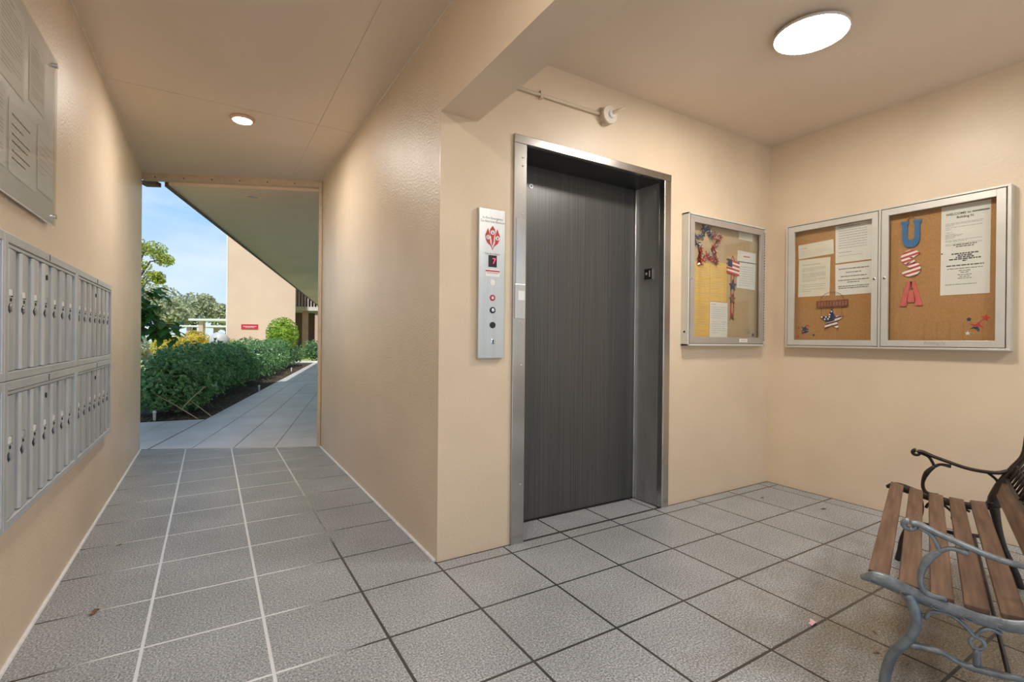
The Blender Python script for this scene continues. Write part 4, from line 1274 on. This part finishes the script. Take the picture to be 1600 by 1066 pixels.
def smooth_path(pts, k=5):
    P = [np.array(p, float) for p in pts]
    if len(P) < 3: return [tuple(p) for p in P]
    Q = [2 * P[0] - P[1]] + P + [2 * P[-1] - P[-2]]
    out = []
    for i in range(1, len(Q) - 2):
        for t in np.linspace(0, 1, k, endpoint=False):
            p0, p1, p2, p3 = Q[i - 1], Q[i], Q[i + 1], Q[i + 2]
            out.append(tuple(.5 * ((2 * p1) + (-p0 + p2) * t + (2 * p0 - 5 * p1 + 4 * p2 - p3) * t * t + (-p0 + 3 * p1 - 3 * p2 + p3) * t ** 3)))
    out.append(tuple(P[-1]))
    return out


def rod(mb, pts, rad, x, depth=1.25, k=5, n=10):
    sp_ = smooth_path(pts, k)
    m_ = len(sp_)
    if isinstance(rad, (list, tuple)):
        rads = list(np.interp(np.linspace(0, 1, m_), np.linspace(0, 1, len(rad)), rad))
    else:
        rads = [rad] * m_
    mb.tube([(x, -s_, z_) for s_, z_ in sp_], rads, n, flat=((1, 0, 0), depth))


ARM = [(-.031, .563), (-.01, .563), (.027, .548), (.087, .529), (.144, .512), (.2, .505), (.255, .507), (.29, .521)]
UPR = [(.36, .80), (.352, .70), (.341, .60), (.304, .53), (.269, .455), (.249, .386), (.246, .35)]
RLEG = [(.240, .372), (.246, .341), (.254, .293), (.268, .212), (.285, .150), (.318, .065), (.335, .0)]
FLEG = [(-.036, .350), (-.020, .315), (-.016, .271), (-.026, .231), (-.049, .19), (-.071, .151), (-.084, .103), (-.091, .05), (-.100, .0)]
RAIL = [(-.152, .362), (-.123, .371), (-.090, .370), (-.05, .360), (.008, .346), (.068, .337), (.127, .332), (.183, .336), (.236, .352)]
for side, x, mt in (('near', -LB / 2, 'bench_iron_grey'), ('far', LB / 2, 'bench_iron')):
    m = MB(); rod(m, FLEG, [.018, .015, .014, .014, .015, .016], x, 1.3); m.build('leg', mt, bench, smooth=True, local=True)
    m = MB(); rod(m, RLEG, [.024, .020, .015, .014, .014, .015], x, 1.2); m.build('leg', mt, bench, smooth=True, local=True)
    m = MB(); rod(m, UPR, [.010, .012, .013, .015, .020, .026, .024], x, 1.1); m.build('back_post', mt, bench, smooth=True, local=True)
    m = MB(); rod(m, ARM, [.008, .009, .008, .008, .008, .008, .009], x, 1.6)
    cc = (-.034, .556)
    m.tube([(x, -(cc[0] + .014 * math.cos(t)), cc[1] + .012 * math.sin(t)) for t in np.linspace(1.6, 6.6, 12)], [.010 - .0004 * k for k in range(12)], 8, flat=((1, 0, 0), 1.5))
    m.build('armrest', mt, bench, smooth=True, local=True)
    m = MB(); rod(m, RAIL, [.007, .020, .021, .019, .018, .017, .017, .018], x, .85)
    sr = m.build('seat_rail', mt, bench, smooth=True, local=True)
    m = MB()
    for k, (s_, z_) in enumerate(((-.115, .366), (-.04, .352), (.03, .338), (.10, .330), (.165, .330))):
        sgn = -1 if side == 'near' else 1
        m.tube([(x + sgn * .0155, -(s_ + .013 * math.cos(t)), z_ + .007 * math.sin(t)) for t in np.linspace(0, 5.2, 10)], .0022, 6)
    m.build('relief_scroll', mt, sr, smooth=True, local=True)
    m = MB()
    rod(m, [(.035, .499), (.007, .462), (-.007, .416), (-.004, .379), (.014, .362), (.052, .362)], [.008, .012, .008, .008, .008, .006], x)
    rod(m, [(-.014, .555), (.012, .543), (.027, .519), (.035, .497)], .0065, x)
    rod(m, [(.033, .497), (.059, .512), (.096, .509)], [.008, .006, .009], x)
    m.build('arm_scrollwork', mt, bench, smooth=True, local=True)
    m = MB(); rod(m, [(.222, .503), (.248, .48), (.264, .454), (.258, .44), (.240, .43)], [.006, .006, .007, .007, .003], x)
    m.build('arm_bracket', mt, bench, smooth=True, local=True)
    m = MB()
    rod(m, [(-.030, .199), (.018, .205), (.047, .204), (.07, .195), (.093, .19), (.12, .190), (.167, .195), (.215, .202), (.268, .212)], [.010, .008, .007, .007, .010, .010, .007, .007], x)
    rod(m, [(.005, .289), (.015, .311), (.039, .321), (.067, .318), (.092, .299), (.112, .277)], [.007, .0055, .0055, .0055, .0055], x)
    rod(m, [(.110, .277), (.123, .299), (.142, .313), (.164, .306)], .0055, x)
    m.tube([(x, -(.116 + .015 * math.cos(t * math.pi / 8)), .262 + .0165 * math.sin(t * math.pi / 8)) for t in range(16)], .005, 8, closed=True, flat=((1, 0, 0), 1.2))
    m.tube([(x, -.116, .246), (x, -.116, .236), (x, -.116, .226), (x, -.116, .214), (x, -.116, .192)], [.006, .010, .007, .010, .008], 10)
    m.build('leg_scrollwork', mt, bench, smooth=True, local=True)
# seat slats
slat_proto = None
for k in range(5):
    s0 = -.108 + k * .0745
    zt = [.380, .367, .357, .352, .355][k]
    tl_ = [-.17, -.16, -.10, -.03, .06][k]
    if slat_proto is None:
        slat_proto = MB().box(-LB / 2 + .004, -.0265, -.010, LB / 2 - .004, .0265, .010).build('seat_slat', 'bench_wood', bench, bevel=.003, local=True)
        o = slat_proto
    else:
        o = slat_proto.copy(); COL.objects.link(o)
    o.location = (0, -(s0 + .0), zt); o.rotation_euler = (-tl_, 0, 0)
# back: lower wooden slat, lattice panel, upper slat
def back_at(z_):
    zs = [.35, .386, .455, .53, .60, .70, .80]; ss_ = [.246, .249, .269, .304, .341, .352, .36]
    return float(np.interp(z_, zs, ss_))
for z0_, z1_ in ((.405, .468), (.715, .790)):
    s0_, s1_ = back_at(z0_) + .004, back_at(z1_) + .004
    m = MB()
    dx = .009
    hx = LB / 2 - .006
    vs = []
    for xx in (-hx, hx):
        vs += [(xx, -(s0_ - dx), z0_), (xx, -(s0_ + dx), z0_ - .004), (xx, -(s1_ + dx), z1_ - .004), (xx, -(s1_ - dx), z1_)]
    m.add(vs, [(0, 3, 2, 1), (4, 5, 6, 7), (0, 1, 5, 4), (1, 2, 6, 5), (2, 3, 7, 6), (3, 0, 4, 7)])
    m.build('back_slat', 'bench_wood', bench, bevel=.003, local=True)
fr = MB()
za, zb = .485, .700
hx = LB / 2 - .02
bpt = lambda x, z_: (x, -(back_at(z_) + .003), z_)
for z_ in (za, zb): fr.tube([bpt(-hx, z_), bpt(hx, z_)], .009, 8)
for xx in (-hx, -hx * .34, hx * .34, hx): fr.tube([bpt(xx, za), bpt(xx, .53), bpt(xx, .60), bpt(xx, zb)], .009, 8)
lp_ = fr.build('lattice_frame', 'bench_iron', bench, smooth=True, local=True)
lt = MB()
nx_ = 18
for k in range(nx_):
    xa_, xb_ = -hx + 2 * hx * k / nx_, -hx + 2 * hx * (k + 1) / nx_
    for (p_, q_) in ((xa_, xb_), (xb_, xa_)):
        lt.tube([bpt(p_ + (q_ - p_) * t, za + (zb - za) * t) for t in (0, .25, .5, .75, 1)], .0042, 6)
    for z_ in (.545, .64):
        lt.tube([(lambda P_: (P_[0] + .013 * math.cos(t), P_[1], P_[2] + .013 * math.sin(t)))(bpt((xa_ + xb_) / 2, z_)) for t in np.linspace(0, 5.5, 8)], .004, 6, closed=True)
lt.build('lattice', 'bench_iron', lp_, smooth=True, local=True)
# stretcher rod between the end frames
MB().tube([(-LB / 2, -.18, .195), (LB / 2, -.18, .195)], .006, 8).build('stretcher', 'bench_iron', bench, smooth=True, local=True)


# ------------------------------------------------------------------ small litter on the floor
def litter(name, x, y, pts, mat, label, cat, z=.0015, rot=0, lift=.006):
    t = MB()
    c, s_ = math.cos(rot), math.sin(rot)
    n = len(pts)
    P = [(x + u * c - v * s_, y + u * s_ + v * c) for u, v in pts]
    top = [(p[0], p[1], z + (lift if i % 2 else 0.0)) for i, p in enumerate(P)] + [(x, y, z + .004)]
    t.add(top + [(q[0], q[1], q[2] - .001) for q in top], [(i, (i + 1) % n, n) for i in range(n)] + [(n + 1 + (i + 1) % n, n + 1 + i, 2 * n + 1) for i in range(n)])
    o = t.build(name, mat)
    return tag(o, label, cat)


litter('fallen_petal', 2.02, 1.015, [(.022, 0), (.018, .012), (0, .010), (-.02, .014), (-.024, .002), (-.006, -.008), (.012, -.012)], 'petal_pink', 'pale pink fallen flower petal on the lobby tiles', 'petal', rot=.4)
litter('fallen_leaf', -.385, 2.52, [(.03, 0), (.015, .010), (-.01, .008), (-.03, .002), (-.012, -.008), (.012, -.006)], 'dead_leaf', 'curled brown dead leaf on the corridor floor near the left wall', 'leaf', rot=1.1, lift=.010)
litter('fallen_leaf', -.40, 3.27, [(.016, 0), (.006, .006), (-.016, .003), (-.004, -.005)], 'dead_leaf', 'tiny dark leaf scrap beside the mailbox wall', 'leaf', rot=.3)
litter('fallen_leaf', 3.33, 2.02, [(.025, 0), (.010, .008), (-.022, .006), (-.010, -.006)], 'dead_leaf', 'dark leaf scrap near the lobby corner', 'leaf', rot=.2)
litter('fallen_leaf', 3.46, 1.68, [(.028, 0), (.008, .008), (-.026, .005), (-.012, -.007)], 'dead_leaf', 'dark leaf scrap along the base of the right wall', 'leaf', rot=-.3)
litter('fallen_leaf', 2.16, .86, [(.016, 0), (.004, .005), (-.016, .003), (-.006, -.004)], 'dead_leaf', 'small dark leaf scrap on the tiles in front of the bench', 'leaf', rot=.9)
litter('fallen_leaf', 2.02, .80, [(.014, 0), (.004, .005), (-.014, .003), (-.006, -.004)], 'dead_leaf', 'small dark leaf scrap close to the near bench leg', 'leaf', rot=-.4)


# ------------------------------------------------------------------ plants
def leaf_cloud(points, normals, size, jitter=.6, aspect=.5, fold=.25):
    """diamond leaves with a folded midrib: returns verts, faces"""
    n = len(points)
    P = np.asarray(points); N = np.asarray(normals, float)
    N = N + rng.normal(0, jitter, (n, 3)); N /= np.linalg.norm(N, axis=1, keepdims=True) + 1e-9
    T = rng.normal(0, 1, (n, 3)); T -= (T * N).sum(1, keepdims=True) * N; T /= np.linalg.norm(T, axis=1, keepdims=True) + 1e-9
    B = np.cross(N, T)
    s_ = (np.asarray(size) * rng.uniform(.7, 1.3, n))[:, None]
    v0 = P - T * s_ * .5
    v1 = P + B * s_ * aspect * .5 + N * s_ * fold * .5 + T * s_ * .02
    v2 = P + T * s_ * .5 - N * s_ * .08
    v3 = P - B * s_ * aspect * .5 + N * s_ * fold * .5 + T * s_ * .02
    V = np.stack([v0, v1, v2, v3], 1).reshape(-1, 3)
    k = np.arange(n) * 4
    Fc = np.concatenate([np.stack([k, k + 1, k + 2], 1), np.stack([k, k + 2, k + 3], 1)])
    return V, Fc


def ellipsoid_pts(n, c, rad, shell=.35, zmin=None):
    d_ = rng.normal(0, 1, (n, 3)); d_ /= np.linalg.norm(d_, axis=1, keepdims=True)
    rr = 1 - shell * rng.uniform(0, 1, n) ** 1.5
    p = d_ * rr[:, None] * np.array(rad) + np.array(c)
    nn = d_ / np.array(rad); nn /= np.linalg.norm(nn, axis=1, keepdims=True)
    if zmin is not None:
        k = p[:, 2] > zmin
        p, nn = p[k], nn[k]
    return p, nn


def superell(n, rad, shell, power=3.0):
    d_ = rng.normal(0, 1, (n, 3)); d_ /= np.linalg.norm(d_, axis=1, keepdims=True)
    k = (np.abs(d_) ** power).sum(1) ** (-1 / power)
    rr = 1 - shell * rng.uniform(0, 1, n) ** 1.4
    p = d_ * (k * rr)[:, None]
    lump = 1 + .08 * np.sin(d_[:, 0] * 7 + 1) * np.cos(d_[:, 1] * 6) + .06 * np.sin(d_[:, 2] * 9)
    return p * lump[:, None] * np.array(rad), d_


rot_w = math.atan2(NW.y, NW.x)


def hedge_shrub(n_, d_, rad, count, leaf, label, mat='leaf_hedge', top=1.05, pw=2.5, group='clipped shrubs forming the hedge beside the walkway'):
    x, y = W0(n_, d_)
    t = thing('hedge_shrub', (x, y, -.01), label, 'shrub', group)
    p, nn = superell(count, rad, .45, pw)
    ca, sa = math.cos(rot_w), math.sin(rot_w)
    M_ = np.array([[ca, -sa, 0], [sa, ca, 0], [0, 0, 1]])
    p = p @ M_.T; nn = nn @ M_.T
    p = p + np.array([x, y, top - rad[2]])
    k = p[:, 2] > .06 + rng.uniform(0, .10, len(p))
    p, nn = p[k], nn[k]
    nn[:, 2] += .45
    V, Fc = leaf_cloud(p, nn, leaf, .75, .52)
    tag(raw('foliage', V, Fc, mat, t), kind='stuff')
    st = MB()
    for q in range(7):
        an = q * .9 + d_; rr = .10 + .04 * (q % 3)
        bx, by = x + math.cos(an) * .08, y + math.sin(an) * .08
        ex, ey = x + math.cos(an) * rad[0] * .7, y + math.sin(an) * rad[1] * .6
        st.tube([(bx, by, -.02), ((bx + ex) / 2, (by + ey) / 2, top * .45), (ex, ey, top * .8)], [.014, .010, .005], 6)
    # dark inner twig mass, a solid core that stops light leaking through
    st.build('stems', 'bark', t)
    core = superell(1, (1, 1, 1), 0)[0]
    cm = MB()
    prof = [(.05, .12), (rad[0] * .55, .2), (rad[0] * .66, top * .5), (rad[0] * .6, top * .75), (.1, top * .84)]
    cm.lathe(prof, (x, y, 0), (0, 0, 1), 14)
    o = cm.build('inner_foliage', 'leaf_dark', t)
    return t


ordn = ['first', 'second', 'third', 'fourth', 'fifth', 'sixth', 'seventh', 'eighth', 'ninth']
hs = [8.30, 9.75, 11.25, 12.8, 14.4, 16.0, 17.7, 19.5, 21.4]
for k, d_ in enumerate(hs):
    n_ = nb_ - (.86 if k else .64)
    hedge_shrub(n_, d_, (.56 if k else .50, .95 if k else .75, .66 if k else .60), 5200 if k < 4 else 3200, .085 if k < 4 else .075,
                '%s glossy green hedge shrub along the walkway, counted from the corridor' % ordn[k], pw=(2.5 if k else 1.9), top=(.86 if k == 0 else .95 if k < 4 else 1.02 + .04 * math.sin(k * 2.1)))
hedge_shrub(nb_ - .1, 25.2, (.7, .6, .6), 1800, .09, 'dark hedge shrub closing off the far end of the walkway', top=.98)
hedge_shrub(nb_ + 1.2, 25.4, (.8, .6, .6), 1800, .09, 'dark hedge shrub right of the far end kerb', top=1.02)


def round_shrub(name, c, rad, count, leaf, mat, label, cat='shrub', group=None, stem=True, jit=.7):
    t = thing(name, (c[0], c[1], -.05), label, cat, group)
    p, nn = ellipsoid_pts(count, c, rad, .4, zmin=-.03)
    nn[:, 2] += .4
    lump = rng.normal(0, 1, (1, 3))
    V, Fc = leaf_cloud(p, nn, leaf, jit, .55)
    tag(raw('foliage', V, Fc, mat, t), kind='stuff')
    cm = MB()
    cm.lathe([(rad[0] * .3, -rad[2] * .75), (rad[0] * .68, -rad[2] * .35), (rad[0] * .72, 0), (rad[0] * .6, rad[2] * .4), (rad[0] * .2, rad[2] * .72)], c, (0, 0, 1), 12)
    cm.build('inner_foliage', mat, t)
    if stem:
        MB().tube([(c[0], c[1], -.05), (c[0] + .03, c[1], c[2] - rad[2] * .6)], .05, 8).build('stem', 'bark', t)
    return t


round_shrub('round_shrub', (2.32, 20.3, 1.20), (.58, .58, .68), 2600, .085, 'leaf_lime', 'round sunlit lime green shrub in front of the peach facade')
for k, (x, y, z, rx, rz, lb, mt) in enumerate([
        (-1.55, 27.2, .60, .75, .62, 'golden yellow shrub mound left of the carport post', 'leaf_yellow'),
        (-.60, 26.6, .72, .70, .68, 'golden yellow shrub mound in front of the first carport post', 'leaf_yellow'),
        (.32, 26.0, .62, .60, .62, 'golden yellow shrub mound beside the grey globe', 'leaf_yellow'),
        (-1.55, 23.5, .20, .32, .30, 'lime green low mound at the lawn edge', 'leaf_lime'),
        (-3.05, 30.0, .55, .55, .50, 'grey green leafy mound behind the orange pot', 'leaf_grey')]):
    round_shrub('garden_shrub', (x, y, z), (rx, rx, rz), 1500, .11, mt, lb, group='mounded shrubs behind the hedge')
round_shrub('garden_shrub', (-4.05, 36.5, .75), (.9, .9, .7), 1200, .16, 'leaf_hedge', 'mid green mound far left beyond the lawn', group='mounded shrubs behind the hedge')

# large-leaved young tree leaning in from the left
lt_ = thing('broadleaf_sapling', (-1.75, 9.75, -.03), 'young tree with big glossy dark leaves leaning in from the left', 'tree')
MB().tube([(-1.75, 9.75, -.05), (-1.62, 9.66, .7), (-1.42, 9.55, 1.25), (-1.25, 9.45, 1.55)], [.045, .036, .026, .016], 8).build('trunk', 'bark', lt_, smooth=True)
ends = []
for k in range(22):
    z0 = .95 + .03 * k
    an = rng.uniform(-.9, .9)
    q_ = rng.uniform(0, 1); ez = 1.05 + .80 * q_; ex = -.52 - .28 * q_ + rng.uniform(-.22, .22); ey = 9.2 + rng.uniform(-.3, .3)
    st_p = (-1.42 + .02 * k * .4, 9.55 - .02 * k * .3, z0)
    br = MB().tube([st_p, ((st_p[0] + ex) / 2, (st_p[1] + ey) / 2, (z0 + ez) / 2 + .10), (ex, ey, ez)], [.010, .007, .004], 6).build('branch', 'bark', lt_, smooth=True)
    ends.append((st_p, (ex, ey, ez)))


def big_leaf():
    m_ = MB()
    outl = [(0, 0), (.20, .16), (.45, .24), (.72, .17), (1, 0)]
    vs, fs = [], []
    for (x, w) in outl:
        zb = -.28 * x * x
        vs += [(x, w, zb + w * .28), (x, 0, zb), (x, -w, zb + w * .28)]
    for i in range(len(outl) - 1):
        a_ = i * 3
        fs += [(a_, a_ + 1, a_ + 4, a_ + 3), (a_ + 1, a_ + 2, a_ + 5, a_ + 4)]
    m_.add(vs, fs)
    return m_


leaf_proto = None
for (p0, p1) in ends:
    for q in range(9):
        t = .45 + .55 * q / 8
        c = Vector(p0).lerp(Vector(p1), t) + Vector((0, 0, .10 * math.sin(t * math.pi) * .8))
        L_ = rng.uniform(.14, .23)
        if leaf_proto is None:
            leaf_proto = big_leaf().build('leaf', 'leaf_tree', lt_, smooth=True, local=True)
            o = leaf_proto
        else:
            o = leaf_proto.copy(); COL.objects.link(o)
        o.location = c - WLOC[lt_]
        o.scale = (L_, L_, L_)
        o.rotation_euler = (rng.uniform(-.5, .5), rng.uniform(-.1, .7), rng.uniform(-2.6, 1.2))


# distant trees
def blob_tree(name, c, blobs, n, leaf, mat, label, trunk=None, group='trees behind the parking area'):
    t = thing(name, (c[0], c[1], -.05), label, 'tree', group)
    Vs, Fs, k = [], [], 0
    for (dx, dy, dz, rx, rz) in blobs:
        p, nn = ellipsoid_pts(n, (c[0] + dx, c[1] + dy, dz), (rx, rx, rz), .75)
        V, Fc = leaf_cloud(p, nn, leaf, .9, .6)
        Vs.append(V); Fs.append(Fc + k); k += len(V)
    tag(raw('foliage', np.concatenate(Vs), np.concatenate(Fs), mat, t), kind='stuff')
    tr = MB()
    top = max(bz[2] for bz in blobs)
    tr.tube([(c[0], c[1], -.05), (c[0] + .1, c[1], top * .5), (c[0], c[1], top * .9)], [.28, .2, .08], 8)
    for (dx, dy, dz, rx, rz) in blobs:
        tr.tube([(c[0], c[1], max(.5, dz * .62)), (c[0] + dx * .6, c[1] + dy * .6, dz - rz * .3), (c[0] + dx, c[1] + dy, dz)], [.10, .07, .03], 6)
    tr.build('trunk', 'bark', t, smooth=True)


blob_tree('pine_tree', (-5.6, 50.0), [(.4, 0, 8.3, 1.1, .75), (1.6, -.3, 8.2, 1.0, .7), (2.3, -.5, 7.4, .75, .55), (.5, 0, 6.8, 1.0, .6), (1.7, -.2, 6.1, .75, .40), (0, 0, 9.0, .7, .4), (2.0, -.4, 5.7, .5, .28), (.4, 0, 5.5, .9, .5)], 420, .22, 'leaf_pine',
          'tall open pine with yellow green needle clumps at the upper left')
blob_tree('background_tree', (-4.6, 62.0), [(0, 0, 4.6, 2.2, 1.9), (1.4, 0, 3.6, 1.8, 1.6), (-1.8, 0, 4.4, 1.8, 1.6)], 900, .42, 'leaf_far', 'broad pale olive tree below the pine')
blob_tree('background_tree', (-1.6, 66.0), [(0, 0, 4.3, 2.0, 1.8), (1.1, 0, 4.9, 1.1, 1.1), (-1.3, 0, 3.6, 1.6, 1.5)], 900, .42, 'leaf_far', 'pale olive tree with a ragged top behind the carport')
blob_tree('background_tree', (1.6, 66.0), [(0, 0, 3.4, 1.9, 1.6), (-.9, 0, 3.9, 1.2, 1.1)], 900, .40, 'leaf_far', 'pale olive tree next to the peach facade')
blob_tree('background_tree', (4.6, 70.0), [(0, 0, 3.0, 1.8, 1.5)], 700, .40, 'leaf_far', 'low olive tree behind the facade corner')

# carports
def carport(name, c, w, dpt, h, label, ang):
    t = thing(name, (c[0], c[1], 0), label, 'carport', 'carports beyond the garden')
    ca, sa = math.cos(ang), math.sin(ang)
    fn = lambda u, v, z_: (c[0] + u * ca - v * sa, c[1] + u * sa + v * ca, z_)
    MB().prism([(0, 0), (w, 0), (w, dpt), (0, dpt)], h - .16, h, fn).build('roof', 'white_paint', t)
    for u in (.8, w * .5, w - .8):
        for v in (.4, dpt - .4):
            MB().prism([(u - .16, v - .16), (u + .16, v - .16), (u + .16, v + .16), (u - .16, v + .16)], -.05, h - .16, fn).build('post', 'pink_column', t)


carport('carport', (-1.45, 45.4), 9.5, 5, 2.52, 'white flat-roofed carport on pinkish posts beyond the hedge', -.55)
carport('carport', (-2.6, 56.0), 12, 5, 2.20, 'farther white flat-roofed carport seen under the first one', -.55)

# pot, stones
pt = thing('flower_pot', (-2.98, 33.2, -.06), 'orange terracotta pot on the far lawn at the left', 'flower pot')
MB().lathe([(.20, 0), (.30, .22), (.32, .36), (.34, .36), (.34, .42), (.29, .42), (.27, .30)], (-2.98, 33.2, -.06), (0, 0, 1), 24).build('pot', 'terracotta', pt, smooth=True)
MB().lathe([(.27, .36), (.05, .39)], (-2.98, 33.2, -.06), (0, 0, 1), 20).build('soil', 'mulch', pt)
for k, (x, y, s_, lb) in enumerate(((-2.55, 30.5, .36, 'pale boulder right of the orange pot'), (-2.9, 31.2, .26, 'small pale boulder behind the orange pot'))):
    m = MB(); vs = []
    m.lathe([(s_ * .6, 0), (s_ * 1.0, s_ * .25), (s_ * .9, s_ * .55), (s_ * .45, s_ * .8), (s_ * .1, s_ * .85)], (x, y, -.06), (.1, .05, 1), 9)
    tag(m.build('boulder', 'stone_pale'), lb, 'boulder')

# grey globe lamp among the hedge
gl_ = thing('globe_lamp', (.20, 14.9, -.02), 'large pale grey globe lamp head rising just above the hedge', 'garden lamp')
MB().tube([(.20, 14.9, -.05), (.20, 14.9, .80)], .045, 12).build('post', 'fascia_brown', gl_)
prof = [(.06, -.235), (.14, -.19)] + [(.235 * math.cos(t), .235 * math.sin(t)) for t in np.linspace(-.6, 1.45, 12)]
MB().lathe(prof, (.20, 14.9, 1.00), (0, 0, 1), 28).build('globe', 'globe_grey', gl_, smooth=True)
MB().lathe([(.05, -.30), (.09, -.26), (.10, -.20)], (.20, 14.9, 1.00), (0, 0, 1), 16).build('collar', 'fascia_brown', gl_)
MB().prism([(.02, 0), (-.02, .01), (-.03, .05), (.01, .04), (.04, .06)], .0, .012, lambda u, v, w: (.20 + u - .5 * .2, 14.9 - .235 + .02 - w, 1.03 + v)).build('dark_mark', 'black', gl_)

# low path light stakes
for (x, y, lb) in ((-.62, 7.98, 'short white path stake at the near left corner of the bed'), (.86, 11.3, 'short white path stake midway along the bed'), (2.26, 17.4, 'short white path stake at the far end of the bed')):
    t = thing('path_stake', (x, y, -.02), lb, 'path light', 'white stakes along the mulch bed')
    MB().lathe([(.012, 0), (.016, .02), (.018, .10), (.014, .104)], (x, y, -.02), (0, 0, 1), 12).build('stake', 'stake', t, smooth=True)
    MB().lathe([(.014, .104), (.022, .108), (.022, .128), (.012, .142), (.003, .145)], (x, y, -.02), (0, 0, 1), 12).build('cap', 'white_paint', t, smooth=True)
for (p0, p1, lb) in (((-.13, 7.80, 0), (-.66, 8.05, .36), 'thin bare cane leaning out of the hedge at the left'), ((.03, 7.92, 0), (-.40, 8.30, .34), 'thin bare cane leaning out of the hedge at the right'), ((-.30, 7.95, .16), (-.05, 8.0, .42), 'short bent cane crossing the hedge front')):
    c = ((p0[0] + p1[0]) / 2, (p0[1] + p1[1]) / 2, (p0[2] + p1[2]) / 2 + .01)
    tag(MB().tube([p0, c, p1], [.007, .0065, .005], 6).build('cane', 'bamboo'), lb, 'cane', 'bare canes at the front of the hedge')

# ------------------------------------------------------------------ far building
fb = thing('apartment_wing', (2.1, 26.6, -.05), 'peach apartment wing with a blank sunlit end wall', 'building')
A0, A1 = Vector((.66, 26.94)), Vector((3.56, 26.20))
fw = MB().prism([(A0.x, A0.y), (A1.x, A1.y), (A1.x + .09 * 5, A1.y + .995 * 5), (A0.x + DW.x * 5, A0.y + DW.y * 5)], -.05, 9.0).build('wall', 'facade', fb)
fd_ = Vector((A1.x - A0.x, A1.y - A0.y)).normalized()
fnF = lambda u, v, w: (A0.x + fd_.x * u + DW.x * -w, A0.y + fd_.y * u + DW.y * -w, v)
MB().prism([(-.03, -.05), (.035, -.05), (.035, 9.0), (-.03, 9.0)], 0, .03, fnF).build('corner_trim', 'white_paint', fb)
sg_ = MB().prism(rect(.62, 1.50, 1.35, 1.73), .004, .03, fnF).build('sign', 'sign_red', fb)
m = MB(); bars(m, fnF, .68, 1.55, .62, .12, [(.35, 1, 18), (.75, .7, 12)], w_out=.032, margin=.05, center=True); m.build('sign_lettering', 'white_enamel', sg_)

gb = thing('balcony_wing', (5.0, 31.5, -.05), 'far wing with white railed balcony above open pinkish columns', 'building')
fnG = lambda u, v, w: (4.10 + NW.x * u - DW.x * w, 31.5 + NW.y * u - DW.y * w, v)
MB().prism([(-1.2, -.05), (9, -.05), (9, 8), (-1.2, 8)], -3.3, -3.0, fnG).build('rear_wall', 'shade_brown', gb)
MB().prism([(-1.2, 2.72), (9, 2.72), (9, 2.95), (-1.2, 2.95)], -3.0, .1, fnG).build('balcony_slab', 'white_paint', gb)
MB().prism([(-1.2, 5.7), (9, 5.7), (9, 5.95), (-1.2, 5.95)], -3.0, .1, fnG).build('balcony_slab', 'white_paint', gb)
rl = MB().prism([(-1.2, 4.08), (9, 4.08), (9, 4.14), (-1.2, 4.14)], .0, .06, fnG).build('railing', 'white_paint', gb)
for k in range(42):
    u = -1.1 + k * .165
    MB().prism([(u - .022, 2.95), (u + .022, 2.95), (u + .022, 4.08), (u - .022, 4.08)], .01, .05, fnG).build('baluster', 'white_paint', rl)
for u in (.55, 1.25, 4.6, 7.4):
    MB().prism([(u, -.05), (u + .32, -.05), (u + .32, 2.72), (u, 2.72)], -.4, -.08, fnG).build('column', 'pink_column', gb)
MB().prism([(1.9, -.05), (9, -.05), (9, 2.72), (1.9, 2.72)], -2.95, -2.6, fnG).build('ground_floor_wall', 'facade', gb)
